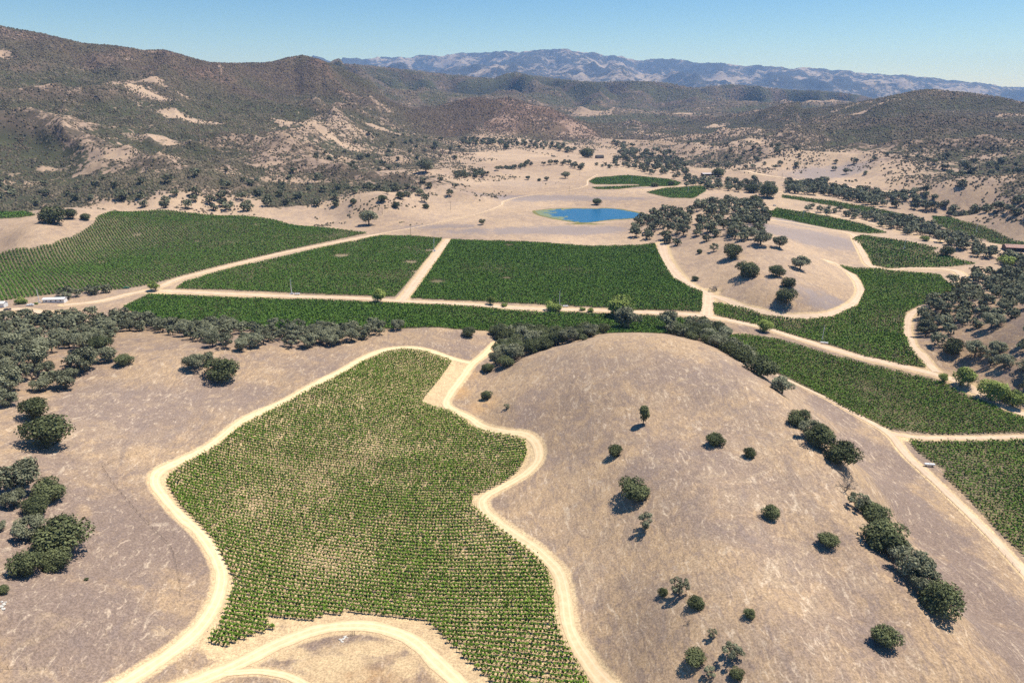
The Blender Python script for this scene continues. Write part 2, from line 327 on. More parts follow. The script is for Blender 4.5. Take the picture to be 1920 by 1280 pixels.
M['live_oak'] = leaf_mat('live_oak_leaves', (.038, .048, .02), (.20, .22, .095))
M['blue_oak'] = leaf_mat('blue_oak_leaves', (.075, .08, .045), (.40, .405, .25))
M['willow'] = leaf_mat('willow_leaves', (.09, .13, .025), (.38, .45, .11))
M['grey_twig'] = leaf_mat('bare_twigs', (.16, .14, .12), (.36, .33, .28))
M['vine'] = leaf_mat('vine_leaves', (.028, .060, .005), (.185, .31, .03), .12)
M['vine_far'] = leaf_mat('valley_vine_leaves', (.022, .060, .006), (.135, .24, .034), .1)
M['vine_mid'] = leaf_mat('near_valley_vine_leaves', (.026, .062, .006), (.165, .27, .036), .1)
M['brush'] = leaf_mat('brush_leaves', (.048, .042, .026), (.235, .195, .125))
M['wood'] = leaf_mat('woodland_leaves', (.045, .052, .030), (.25, .255, .15))
k = NT(M['brush']); lk = k.b.inputs['Base Color'].links[0].from_socket
k.l(k.mix(k.ramp(k.math('ADD', k.noise(.0042, 4, .55), k.math('MULTIPLY', k.attr('rust'), .35)), .54, .72, 0, .6), lk, k.mix(k.attr('tint'), (.05, .036, .028), (.22, .145, .11))), k.b.inputs['Base Color'])
M['bark'] = mat('oak_bark', (.13, .105, .085), .9)
M['stake'] = mat('dark_stake', (.09, .06, .045), .8)
M['wire_shade'] = mat('rusty_wire_and_row_shade', (.20, .10, .06), .7)  # rusty wire, its dark brown also standing in for shade under the vine row
M['white'] = mat('white_painted_metal', (.78, .78, .76), .4)
M['steel'] = mat('galvanised_steel', (.55, .56, .57), .45, .3)
M['dark'] = mat('dark_metal', (.05, .05, .055), .6)
M['glass'] = mat('dark_window_glass', (.03, .04, .05), .15, spec=.6)
M['roofdark'] = mat('dark_roof', (.05, .045, .045), .8)
M['rust'] = mat('rusty_roof_sheet', (.42, .24, .19), .7)
M['tin'] = mat('pale_tin_roof', (.62, .56, .54), .5)
M['rock'] = mat('white_rock', (.72, .68, .60), .9)
M['creosote'] = mat('pole_wood', (.16, .12, .09), .9)
for key, sc, amt in (('rust', .8, .5), ('tin', .9, .35), ('bark', 3., .5), ('rock', 2., .4), ('white', .6, .12), ('creosote', 2., .4)):
    k = NT(M[key]); c0 = tuple(k.b.inputs['Base Color'].default_value)[:3]
    f = k.ramp(k.noise(sc, 4, .6), .3, .7); k.l(k.mix(f, tuple(v*(1-amt) for v in c0), tuple(min(1, v*(1+amt*.3)) for v in c0)), k.b.inputs['Base Color'])

# ================================================================ field outlines and tracks (read from the photograph, laid on the ground)
POLY = {
 'F': [(758,655),(800,661),(848,678),(830,705),(790,755),(815,766),(845,773),(868,788),(882,800),(930,815),(968,820),(986,830),(988,850),(975,880),(950,902),(915,920),(887,932),(884,945),(900,962),(930,988),(960,1010),(990,1033),(1013,1053),(1030,1080),(1036,1110),(1040,1150),(1045,1180),(1060,1210),(1080,1240),(1096,1268),(1112,1300),(1130,1340),(960,1340),(930,1290),(905,1265),(870,1235),(848,1213),(828,1192),(805,1170),(780,1165),(730,1160),(650,1152),(610,1154),(575,1168),(545,1165),(505,1158),(497,1163),(515,1180),(470,1195),(430,1212),(388,1210),(395,1198),(405,1180),(420,1160),(430,1130),(440,1100),(435,1080),(425,1058),(400,1012),(370,980),(340,950),(320,920),(312,905),(320,890),(345,873),(380,853),(420,828),(450,802),(500,775),(560,743),(620,714),(680,680),(722,662)],
 'B1': [(-60,483),(0,476),(60,467),(100,458),(135,445),(178,418),(181,408),(215,397),(260,397),(400,404),(520,414),(620,429),(690,437),(635,449),(530,471),(465,486),(395,503),(330,520),(279,534),(222,543),(120,549),(0,565),(-60,572)],
 'B2': [(330,541),(345,530),(405,511),(470,495),(560,475),(640,457),(715,442),(770,443),(830,447),(740,557),(640,553),(500,547)],
 'B3': [(846,450),(1000,455),(1100,462),(1160,461),(1228,457),(1245,495),(1262,522),(1290,538),(1317,548),(1315,585),(1200,581),(1100,575),(1000,570),(850,563),(770,559)],
 'B4': [(232,575),(280,552),(400,558),(600,563),(700,568),(900,577),(1100,588),(1200,592),(1290,597),(1290,625),(1130,625),(950,618),(850,617),(700,615),(500,620),(300,610)],
 'B5': [(1336,566),(1370,573),(1430,592),(1500,600),(1560,596),(1608,574),(1622,545),(1606,515),(1572,497),(1640,503),(1700,510),(1762,516),(1800,545),(1760,555),(1735,570),(1700,585),(1695,600),(1694,625),(1705,650),(1738,690),(1690,684),(1620,668),(1545,643),(1450,617),(1340,590)],
 'B6': [(1365,628),(1400,629),(1460,638),(1540,661),(1620,683),(1745,712),(1765,718),(1800,737),(1860,762),(1920,785),(2080,850),(2080,905),(1990,815),(1920,811),(1750,814),(1670,805),(1600,775),(1530,735),(1480,710),(1400,672),(1345,655)],
 'B7': [(1703,826),(1760,829),(1920,826),(2060,830),(2060,1180),(1920,1043),(1868,993),(1810,930),(1768,892),(1775,884),(1750,868),(1720,848)],
 'B8': [(1597,448),(1616,441),(1700,453),(1760,466),(1745,471),(1790,484),(1830,495),(1784,500),(1720,502),(1666,503),(1636,497),(1628,480),(1612,459)],
 'B9': [(1437,398),(1455,390),(1515,399),(1616,420),(1663,437),(1630,438),(1560,429),(1480,413),(1442,406)],
 'B10': [(1466,366),(1490,369),(1550,376),(1640,391),(1700,404),(1695,411),(1640,402),(1560,386),(1500,376),(1466,371)],
 'B11': [(1746,406),(1800,414),(1860,430),(1940,456),(1940,468),(1850,450),(1780,432),(1750,418)],
 'B12': [(1104,341),(1117,334),(1177,329),(1250,336),(1278,343),(1268,349),(1200,350),(1198,347),(1195,346),(1115,346)],
 'B13': [(1110,352),(1195,348.5),(1202,350),(1160,355),(1120,355)],
 'B15': [(-50,398),(15,396),(50,398),(68,403),(40,408),(0,410),(-50,413)],
 'B14': [(1212,361),(1250,353),(1322,349),(1324,358),(1300,372),(1255,371)],
}
ROADS = [  # name, label, width in metres, points
 ('dirt_track', 'pale curving dirt track along the left side of the hillside vineyard', 3.7, [(195,1300),(240,1275),(300,1237),(350,1200),(385,1163),(408,1120),(416,1082),(405,1043),(378,1003),(340,968),(308,932),(292,905),(300,883),(335,866),(375,847),(412,823),(452,791),(505,765),(560,738),(620,706),(670,678),(712,659),(752,652),(800,657),(850,673),(884,681)]),
 ('dirt_track', 'pale winding dirt track between the hillside vineyard and the bare round hill', 3.9, [(936,640),(922,652),(905,668),(884,684),(868,706),(846,735),(836,757),(852,770),(882,784),(905,800),(945,810),(985,815),(1007,835),(1009,862),(985,888),(940,914),(905,936),(912,962),(958,998),(1008,1033),(1045,1070),(1058,1110),(1064,1160),(1077,1200),(1105,1245),(1150,1295)]),
 ('dirt_track', 'pale dirt track with a widening bend at the bottom of the hillside vineyard', 4.6, [(330,1292),(400,1265),(460,1238),(520,1208),(570,1188),(620,1175),(680,1173),(735,1182),(775,1200),(810,1232),(850,1272),(880,1300)]),
 ('dirt_track', 'short sandy spur leaving the track at the bottom edge', 2.2, [(420,1262),(480,1258),(535,1266),(585,1290)]),
 ('dirt_road', 'long pale dirt road crossing the valley floor between the flat vineyard blocks', 6.0, [(275,545),(340,547),(450,552),(640,558),(760,565),(900,572),(1100,581),(1240,587),(1330,594),(1400,607),(1450,619),(1550,651),(1640,675),(1745,700),(1790,712),(1822,730),(1860,748),(1940,785)]),
 ('dirt_road', 'grey gravel road cutting diagonally between the large left block and the middle block', 5.0, [(120,572),(180,566),(240,552),(278,545),(302,537),(336,523),(403,506),(470,489),(537,473),(640,453),(712,439)]),
 ('dirt_road', 'straight pale dirt lane between the two middle vineyard blocks', 7.0, [(752,564),(790,515),(840,449)]),
 ('dirt_road', 'pale dirt lane down the right edge of the large green block', 9.0, [(1240,456),(1250,490),(1272,520),(1300,540),(1326,552),(1326,575),(1324,592)]),
 ('dirt_road', 'pale dirt track curving round the foot of the oak knoll', 5.5, [(1326,552),(1360,562),(1400,578),(1450,590),(1505,594),(1560,588),(1600,568),(1613,545),(1600,520),(1580,503),(1560,492),(1545,489)]),
 ('dirt_road', 'pale dirt track bending down past the small vineyard beyond the knoll', 6.0, [(1440,412),(1500,420),(1560,431),(1598,440),(1607,455),(1620,480),(1632,498),(1666,506),(1717,503),(1790,508),(1812,530)]),
 ('dirt_road', 'pale dirt track between the curved block and the wooded slope', 5.0, [(1735,575),(1708,590),(1700,615),(1708,645),(1732,670),(1757,698)]),
 ('dirt_road', 'long pale dirt road between the bare hill and the right hand vineyard blocks', 3.6, [(1395,668),(1440,695),(1484,716),(1549,746),(1616,783),(1666,812),(1697,850),(1740,890),(1800,947),(1860,1007),(1925,1078),(1990,1150)]),
 ('dirt_road', 'short pale dirt lane between the two lower right vineyard blocks', 3.0, [(1672,813),(1720,820),(1800,821),(1920,819),(2010,822)]),
 ('dirt_road', 'pale track round the far pair of small vineyard blocks', 5.0, [(1205,356),(1260,350),(1340,346),(1420,352),(1470,362)]),
 ('dirt_road', 'pale track past the pond margin up the dry valley', 2.6, [(712,439),(760,430),(900,400),(938,386),(945,378),(985,368),(1060,358),(1098,349),(1103,338),(1120,328)]),
 ('dirt_road', 'faint pale road along the foot of the right hill', 7.0, [(1180,300),(1260,312),(1330,318),(1420,326),(1500,338),(1600,352),(1680,360)]),
 ('dirt_road', 'pale road beside the long narrow vineyard strip', 6.0, [(1440,388),(1500,396),(1560,404),(1640,420),(1700,436),(1760,452)]),
 ('dirt_road', 'pale farm yard track by the white trailer', 6.0, [(-30,585),(40,580),(100,590),(150,600),(210,600)]),
]
PW = {k: hits([( x, y) for x, y in v]) for k, v in POLY.items()}
def pip(x, y, P):
    ins = np.zeros(x.shape, bool); n = len(P)
    for i in range(n):
        x1, y1 = P[i]; x2, y2 = P[(i+1) % n]
        c = (y1 > y) != (y2 > y)
        with np.errstate(divide='ignore', invalid='ignore'): ins ^= c & (x < (x2-x1)*(y-y1)/(y2-y1)+x1)
    return ins
def smooth_path(P, step):
    P = np.asarray(P, float); Q = np.vstack([2*P[0]-P[1], P, 2*P[-1]-P[-2]]); out = []
    for i in range(1, len(Q)-2):
        a, b, c, d = Q[i-1:i+3]; m = max(2, int(np.hypot(*(c-b))/step))
        for t in np.arange(m)/m:
            out.append(.5*((2*b)+(-a+c)*t+(2*a-5*b+4*c-d)*t*t+(-a+3*b-3*c+d)*t**3))
    out.append(P[-1]); return np.array(out)
ROADW = [(n_, l_, w_, smooth_path(hits(p_), 2.0)) for n_, l_, w_, p_ in ROADS]

# ---- pond bed: a level basin
PONDP = smooth_path(hits([(1003,395),(1040,391),(1075,390),(1110,391),(1145,392),(1180,398),(1214,405),(1180,410),(1140,412),(1095,417),(1050,411),(1015,403),(1003,395)]), 3.0)
POND_Z = 3.3
def dist_path(x, y, P, lim=1e9):
    d = np.full(x.shape, 1e9)
    A = P[:-1]; B = P[1:]
    for a, b in zip(A, B):
        ab = b-a; L2 = max(1e-6, ab@ab); t = np.clip(((x-a[0])*ab[0]+(y-a[1])*ab[1])/L2, 0, 1)
        d = np.minimum(d, np.hypot(x-a[0]-ab[0]*t, y-a[1]-ab[1]*t))
    return d
def near_mask(P, pad):
    return (XG > P[:, 0].min()-pad) & (XG < P[:, 0].max()+pad) & (YG > P[:, 1].min()-pad) & (YG < P[:, 1].max()+pad)
mk = near_mask(PONDP, 70); px_, py_ = XG[mk], YG[mk]
dd = dist_path(px_, py_, PONDP[::3]); ins = pip(px_, py_, PONDP[:-1]); hz = HG[mk]
HG[mk] = np.where(ins, POND_Z-.25-np.minimum(dd*.06, 1.0), POND_Z+.15 + (hz-POND_Z-.15)*np.clip((dd-4)/60, 0, 1)**.8*1.0)
# ---- painted maps on the ground sheet: bare soil, green weeds, straw gold
BARE = np.zeros_like(HG); GREEN = np.zeros_like(HG); GOLD = np.zeros_like(HG); MAUVE = np.zeros_like(HG); FIELD = np.zeros_like(HG)
GREEN[mk] = np.where(~ins, np.exp(-(np.maximum(dd-1, 0)/5.5)**2)*.9, .6)
for n_, l_, w_, P in ROADW:
    mk = near_mask(P, 25); d = dist_path(XG[mk], YG[mk], P[::2] if len(P) > 40 else P)
    wv = w_*.5; s = 1-np.clip((d-wv*1.0)/(wv*1.3), 0, 1); BARE[mk] = np.maximum(BARE[mk], s*.95)
for k_, P in PW.items():
    mk = near_mask(P, 6); i_ = pip(XG[mk], YG[mk], P)
    near = k_ == 'F'; BARE[mk] = np.maximum(BARE[mk], np.where(i_, .9 if near else .1, 0)); FIELD[mk] = np.maximum(FIELD[mk], np.where(i_, {'F': .0, 'B1': .7, 'B7': .65, 'B6': .75, 'B5': .6, 'B2': .6}.get(k_, .85), 0))
    if near:
        d = dist_path(XG[mk], YG[mk], np.vstack([P, P[:1]])); BARE[mk] = np.maximum(BARE[mk], np.where(i_, 0, np.clip(1-d/4.5, 0, 1)))
def blob(grid, px, py, rx, ry, v, mode='max', ang=0.):
    cx, cy = hit(px, py); mk = (np.abs(XG-cx) < 3*(rx+ry)) & (np.abs(YG-cy) < 3*(rx+ry)); x = XG[mk]-cx; y = YG[mk]-cy
    c, s = math.cos(ang), math.sin(ang); u = (x*c+y*s)/rx; t = (-x*s+y*c)/ry
    wgt = np.exp(-(u*u+t*t)**1.5)*np.clip(1+.8*fbm(XG[mk], YG[mk], (rx+ry)*.4, 3, 71), 0, 1.6); wgt = np.clip(wgt, 0, 1)
    grid[mk] = np.maximum(grid[mk], v*wgt) if mode == 'max' else grid[mk]*(1-wgt)+v*wgt
# sandy ground round the bottom track and the parallelogram by the junction
for P in ([(848,679),(884,684),(842,755),(818,764),(790,755),(830,705)], [(388,1212),(470,1197),(520,1180),(610,1156),(700,1160),(790,1168),(830,1195),(870,1236),(930,1290),(880,1290),(830,1240),(770,1200),(690,1178),(600,1184),(520,1215),(430,1240),(385,1235)]):
    W = hits(P); mk = near_mask(W, 4); i_ = pip(XG[mk], YG[mk], W); BARE[mk] = np.maximum(BARE[mk], i_*.72)
for b in [(660,1225,13,7,.55),(740,1262,9,5,.45),(560,1240,10,5,.4),(1325,548,14,10,.8),(300,548,16,10,.8),(1690,820,8,6,.8),(30,585,40,16,.7),(80,590,40,14,.5),(1790,560,20,12,.5),(560,1270,10,6,.5),(650,1270,8,5,.25)]: blob(BARE, *b)
for b in [(620,1250,12,6,.8),(700,1215,12,4,.75),(760,1245,6,6,.7),(540,1225,10,3,.7),(600,1275,16,4,.7),(330,1190,8,3,.4)]: blob(BARE, *b)
for b in [(860,735,6,10,.8),(905,760,8,8,.5),(650,1270,12,5,.6),(880,700,5,7,.6)]: blob(GOLD, *b)
for b in [(1060,431,80,22,1.),(960,433,90,18,.8),(1010,372,110,30,.8),(1160,372,60,16,.7),(1500,440,60,45,1.),(1510,420,40,25,1.),(820,425,60,16,.6),(1200,352,40,12,.6),(1540,560,22,18,.7),(1560,325,90,50,.8),(1450,590,20,8,.5),(240,760,25,22,.6),(200,1000,22,26,.55),(330,1010,10,18,.5),(1600,860,14,22,.5),(1800,1060,10,30,.5),(1300,700,20,20,.4),(1560,770,10,16,1.),(1640,860,12,16,.9),(1700,940,10,16,1.),(1760,1010,10,16,.9),(1830,1110,10,18,1.),(1890,1200,10,18,.9),(60,940,16,16,.5),(430,740,26,14,.5),(160,1180,16,16,.5),(1260,860,18,14,.35),(1660,900,8,14,.6),(1600,760,14,10,.6),(1000,345,60,40,.3)]: blob(MAUVE, *b)
for b in [(1095,420,40,6,.8),(1130,333,50,16,.45),(1340,352,20,10,.6),(30,405,30,8,.7),(1380,350,26,14,.8),(1150,318,50,20,.4)]: blob(GREEN, *b)
# ravines hold more brush than the ridges between them
RAV = ridged(XG+40*fbm(XG, YG, 260, 2, 40), YG+40*fbm(XG, YG, 260, 2, 44), 430, 4, 3, .55)
COVER = np.clip(COVER + np.clip(ROUGH*2.5, 0, 1)*(COVER > .12)*(.05-RAV)*.42, 0, 1)
# openings and pale outcrops in the brush
for px, py, rx, ry, v in [(1750,225,260,150,.95),(1820,250,200,120,.9),(245,157,80,26,.0),(275,175,60,18,.05),(355,226,80,26,.0),(350,183,30,12,.2),(200,296,48,16,.1),(85,318,34,10,.2),(165,318,30,8,.15),(620,255,60,20,.2),(610,215,45,25,.35),(1265,213,70,55,.0),(1110,212,90,60,.3),(560,230,80,25,.35),(300,262,50,30,.35),(720,240,60,26,.1),(1545,150,200,60,.3),
        (1480,160,200,40,.5),(1560,190,300,60,.2),(1400,265,60,30,.1),(1600,215,120,20,.2),(1345,235,60,30,.25),(1590,200,80,30,.3),(640,300,60,20,.2),(760,300,60,16,.2),(1850,300,50,30,.55),(1780,345,60,20,.1),(1680,290,50,20,.2),(660,375,60,16,.02),(780,372,60,20,.0),(1500,300,60,40,.3),(1900,215,60,40,.4),(500,310,40,16,.25),(560,340,60,18,.25),(0,100,40,20,.3)]:
    blob(COVER, px, py, rx, ry, v, 'set')
for P in ([(1240,265),(1290,292)],): pass
COVER *= 1-np.clip(BARE*1.2, 0, 1)
RUST = np.zeros_like(HG)
for b in [(935,205,330,200,1.),(1010,235,260,120,1.),(880,235,160,100,.8),(570,130,330,180,.8),(300,120,400,140,.7),(200,100,300,120,.6),(1760,175,60,60,.2)]: blob(RUST, *b)
# narrow cattle trails worn into the dry grass
TRAILS = [[(1375,735),(1400,800),(1440,850),(1470,900)],[(1600,980),(1640,1060),(1680,1130),(1705,1200),(1740,1280)],[(1700,1175),(1725,1160)],[(1560,900),(1600,990),(1655,1070)],[(1665,1080),(1650,1090),(1655,1060)],[(1575,1262),(1630,1230)],[(905,712),(897,750),(893,780)],[(300,930),(255,905),(248,890),(262,872),(300,862)],
          [(200,800),(330,770),(420,730)],[(1290,960),(1350,930),(1380,900)],[(100,740),(200,760),(300,800)],[(870,700),(905,735),(900,765)],[(1480,780),(1500,850),(1560,930),(1610,1000)]]
for t in TRAILS:
    P = smooth_path(hits(t), 1.5); P = P + np.stack([fbm(P[:, 0], P[:, 1], 12, 2, 5), fbm(P[:, 1], P[:, 0], 12, 2, 6)], -1)*1.6
    mk = near_mask(P, 5); d = dist_path(XG[mk], YG[mk], P); BARE[mk] = np.maximum(BARE[mk], np.clip(1-d/.9, 0, 1)*.42)

# ================================================================ ground
g = mat('dry_grass_hills', (.4, .3, .2), .95, spec=.05); k = NT(g)
big = k.noise(.018, 5, .6, dist=.6); mid = k.noise(.11, 5, .68, dist=.8); fine = k.noise(.9, 5, .72)
strk = k.noise(.55, 4, .7, k.scalev(k.co, (1.0, .34, 1.0)), 1.2); bigger = k.noise(.004, 4, .55)
TAN, MAU, STRAW = (.445, .315, .195), (.275, .206, .165), (.60, .445, .27)
f1 = k.ramp(k.math('ADD', k.math('ADD', k.math('MULTIPLY', big, .55), k.math('MULTIPLY', mid, .45)), k.math('MULTIPLY', k.attr('mauve'), .36)), .42, .62)
col = k.mix(f1, TAN, MAU)
f2 = k.ramp(k.math('ADD', k.math('MULTIPLY', mid, .5), k.math('MULTIPLY', bigger, .5)), .52, .66, 0, .55); col = k.mix(f2, col, STRAW)
col = k.mix(k.ramp(strk, .47, .66, 0, .62), col, (.225, .168, .138))
col = k.mix(k.ramp(strk, .32, .45, .6, 0), col, (.66, .53, .39))
col = k.mix(k.math('MULTIPLY', k.attr('gold'), .8), col, (.60, .36, .15))
strk2 = k.noise(.10, 6, .74, k.scalev(k.co, (1.0, .42, 1.0)), 2.0)
col = k.mix(k.ramp(strk2, .50, .66, 0, .6), col, (.245, .19, .165)); col = k.mix(k.ramp(strk2, .30, .42, .5, 0), col, (.66, .54, .40))
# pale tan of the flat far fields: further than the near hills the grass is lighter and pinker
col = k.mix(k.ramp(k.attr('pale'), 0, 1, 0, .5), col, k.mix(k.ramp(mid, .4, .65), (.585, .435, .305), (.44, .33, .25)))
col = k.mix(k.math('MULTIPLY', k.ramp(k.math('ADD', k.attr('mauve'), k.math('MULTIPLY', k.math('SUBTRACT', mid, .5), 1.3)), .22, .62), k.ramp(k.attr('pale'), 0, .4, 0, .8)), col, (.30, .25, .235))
sand = k.mix(k.ramp(k.noise(.35, 5, .6), .35, .65), (.70, .53, .31), (.60, .44, .26))
fb = k.ramp(k.math('ADD', k.attr('bare'), k.math('MULTIPLY', k.math('SUBTRACT', k.noise(.7, 4, .65), .5), .7)), .25, .72)
col = k.mix(fb, col, sand)
fg = k.ramp(k.math('ADD', k.attr('green'), k.math('MULTIPLY', k.math('SUBTRACT', k.noise(.08, 4, .6), .5), .9)), .35, .75, 0, .85)
col = k.mix(fg, col, k.mix(k.ramp(fine, .35, .65), (.10, .125, .025), (.22, .21, .07)))
col = k.mix(k.attr('field'), col, k.mix(k.ramp(mid, .35, .65), (.075, .085, .035), (.17, .155, .075)))
grain = k.noise(1.7, 3, .85); col = k.mix(.62, col, k.mix(k.ramp(grain, .36, .64), (.34, .33, .32), (1.0, .985, .96)), 'MULTIPLY'); col = k.mix(1.0, col, (1.2, 1.2, 1.2), 'MULTIPLY'); tuft = k.noise(3.2, 2, .9); col = k.mix(k.ramp(tuft, .62, .70, 0, .55), col, (.16, .12, .09))
# brush: scrub cover seen at a distance as a broken dark mat
nb = k.noise(.065, 6, .68, dist=.5); nb2 = k.noise(.012, 5, .6); vor = k.n('ShaderNodeTexVoronoi'); vor.inputs['Scale'].default_value = .16; k.l(k.co, vor.inputs['Vector'])
cv = k.math('ADD', k.attr('cover'), k.math('ADD', k.math('MULTIPLY', k.math('SUBTRACT', nb, .5), 1.35), k.math('MULTIPLY', k.math('SUBTRACT', nb2, .5), 1.15)))
cv = k.math('ADD', cv, k.math('MULTIPLY', k.math('SUBTRACT', vor.outputs[0], .45), -.35))
fc = k.ramp(cv, .40, .66)
fc = k.math('MULTIPLY', fc, k.ramp(k.attr('cover'), .03, .15))
bc = k.mix(k.ramp(k.math('ADD', k.math('MULTIPLY', k.noise(.005, 4, .6), .6), k.math('MULTIPLY', k.attr('ravine'), -.3)), .08, .26), (.085, .088, .048), (.165, .122, .09)); bc = k.mix(k.ramp(nb, .35, .6, 0, .6), bc, (.06, .06, .042))
slopec = k.mix(k.ramp(k.attr('cover'), .1, .7, 0, .45), col, (.33, .235, .185))
bc = k.mix(k.math('MULTIPLY', k.attr('rust'), .5), bc, (.21, .125, .092)); slopec = k.mix(k.math('MULTIPLY', k.attr('rust'), .6), slopec, (.33, .215, .165)); col = k.mix(fc, slopec, bc)
# far range: chalky bare flanks between dark scrub
farr = k.mix(k.ramp(k.math('ADD', k.math('MULTIPLY', k.noise(.0011, 6, .62, dist=.6), .62), k.math('MULTIPLY', k.noise(.012, 6, .7), .38)), .495, .575), (.055, .055, .045), (.325, .265, .215))
col = k.mix(k.attr('range'), col, farr); col = k.mix(1.0, col, k.mix(k.ramp(bigger, .38, .62), (.86, .85, .85), (1.07, 1.07, 1.06)), 'MULTIPLY')
k.l(col, k.b.inputs['Base Color'])
hb = k.math('ADD', k.math('MULTIPLY', fine, .25), k.math('MULTIPLY', strk, .5)); hb = k.math('ADD', hb, k.math('MULTIPLY', k.math('MULTIPLY', fc, nb), 5.0)); k.bump(hb, .55, .5)
V = np.stack([XG, YG, HG], -1).reshape(-1, 3); I = np.arange(NR*NA).reshape(NR, NA)
Fq = np.stack([I[:-1, :-1], I[:-1, 1:], I[1:, 1:], I[1:, :-1]], -1).reshape(-1, 4)[:, ::-1]
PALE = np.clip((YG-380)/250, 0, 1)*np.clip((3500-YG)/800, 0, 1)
RANGE = np.clip((RG-8600)/900, 0, 1)
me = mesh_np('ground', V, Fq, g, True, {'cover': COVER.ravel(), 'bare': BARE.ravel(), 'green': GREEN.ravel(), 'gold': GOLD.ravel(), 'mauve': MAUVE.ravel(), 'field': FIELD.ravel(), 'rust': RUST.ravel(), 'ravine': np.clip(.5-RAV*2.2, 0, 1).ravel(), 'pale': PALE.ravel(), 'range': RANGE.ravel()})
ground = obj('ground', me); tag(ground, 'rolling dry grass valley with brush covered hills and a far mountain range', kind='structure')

# ================================================================ roads: sheets laid on the ground
rm = mat('sandy_track', (.7, .53, .32), .95, spec=.05); k = NT(rm); a = k.attr('across')
c = k.mix(k.ramp(k.noise(.5, 5, .65), .3, .7), (.80, .60, .36), (.68, .49, .28))
wheel = k.ramp(k.math('ABSOLUTE', k.math('SUBTRACT', k.math('ABSOLUTE', a), .42)), .04, .2, .55, 0)
c = k.mix(wheel, c, (.84, .67, .44)); c = k.mix(k.ramp(k.math('ADD', k.math('ABSOLUTE', a), k.math('MULTIPLY', k.noise(.8, 4, .7), .35)), .95, 1.15, 0, .6), c, (.52, .37, .22))
k.l(c, k.b.inputs['Base Color']); k.bump(k.noise(1.5, 4, .7), .4, .15)
rg = mat('valley_dirt_road', (.6, .47, .36), .95, spec=.05); k = NT(rg); a = k.attr('across')
c = k.mix(k.ramp(k.noise(.2, 5, .65), .3, .7), (.66, .49, .335), (.53, .39, .275)); wheel = k.ramp(k.math('ABSOLUTE', k.math('SUBTRACT', k.math('ABSOLUTE', a), .4)), .04, .2, .4, 0)
c = k.mix(wheel, c, (.72, .56, .40)); k.l(c, k.b.inputs['Base Color']); k.bump(k.noise(1.0, 4, .7), .4, .15)
for ri, (n_, l_, w_, P) in enumerate(ROADW):
    far = n_ == 'dirt_road'; d = np.gradient(P, axis=0); L = np.maximum(np.hypot(d[:, 0], d[:, 1]), 1e-6)[:, None]; nrm = np.stack([-d[:, 1], d[:, 0]], -1)/L
    nc = 7; ac = np.linspace(-1, 1, nc); jit = 1+.38*fbm(P[:, 0], P[:, 1], 9, 3, 80+ri); jit2 = 1+.38*fbm(P[:, 0], P[:, 1], 9, 3, 120+ri)
    VV = []; AT = []
    for c_ in ac:
        q = P + nrm*(c_*w_*.5*np.where(c_ < 0, jit, jit2))[:, None]; r = np.hypot(q[:, 0], q[:, 1])
        z = height(q[:, 0], q[:, 1]) + .05+.02*(ri % 4)+r*.00022 - (abs(c_) > .99)*.06
        VV.append(np.c_[q, z]); AT.append(np.full(len(P), c_))
    VV = np.stack(VV, 1).reshape(-1, 3); AT = np.stack(AT, 1).ravel(); J = np.arange(len(P)*nc).reshape(len(P), nc)
    FF = np.stack([J[:-1, :-1], J[:-1, 1:], J[1:, 1:], J[1:, :-1]], -1).reshape(-1, 4)
    m_ = mesh_np(n_, VV, FF, rg if far else rm, True, {'across': AT}); o = obj(n_, m_); tag(o, l_, kind='structure')

# ================================================================ pond
wm = mat('pond_water', (.012, .075, .16), .22, spec=.22); k = NT(wm)
alg = k.ramp(k.math('ADD', k.noise(.045, 5, .6, dist=1.2), k.math('MULTIPLY', k.attr('shore'), .36)), .66, .76)
k.l(k.mix(alg, (.014, .12, .25), (.20, .23, .12)), k.b.inputs['Base Color']); k.l(k.math('ADD', k.math('MULTIPLY', alg, .4), .2), k.b.inputs['Roughness']); k.bump(k.noise(.6, 3, .5), 1.0, .5)
c0 = PONDP[:-1].mean(0); n = len(PONDP)-1; rings = [0, .3, .55, .75, .88, .95, 1.0]; VV = []; SH = []
for s_ in rings:
    q = c0+(PONDP[:-1]-c0)*s_; VV.append(np.c_[q, np.full(n, POND_Z)]); left = np.clip((c0[0]-10-q[:, 0])/55, 0, 1)
    SH.append(np.clip(s_**12*.5+left*.8, 0, 1.2) if s_ > 0 else left*0)
J = np.arange(len(rings)*n).reshape(len(rings), n); Jn = np.roll(J, -1, 1)
FF = np.stack([J[:-1], J[1:], Jn[1:], Jn[:-1]], -1).reshape(-1, 4)
o = obj('pond_water', mesh_np('pond_water', np.vstack(VV), FF, wm, True, {'shore': np.concatenate(SH)})); tag(o, 'small blue irrigation pond with pale algae along its left shore', kind='structure')
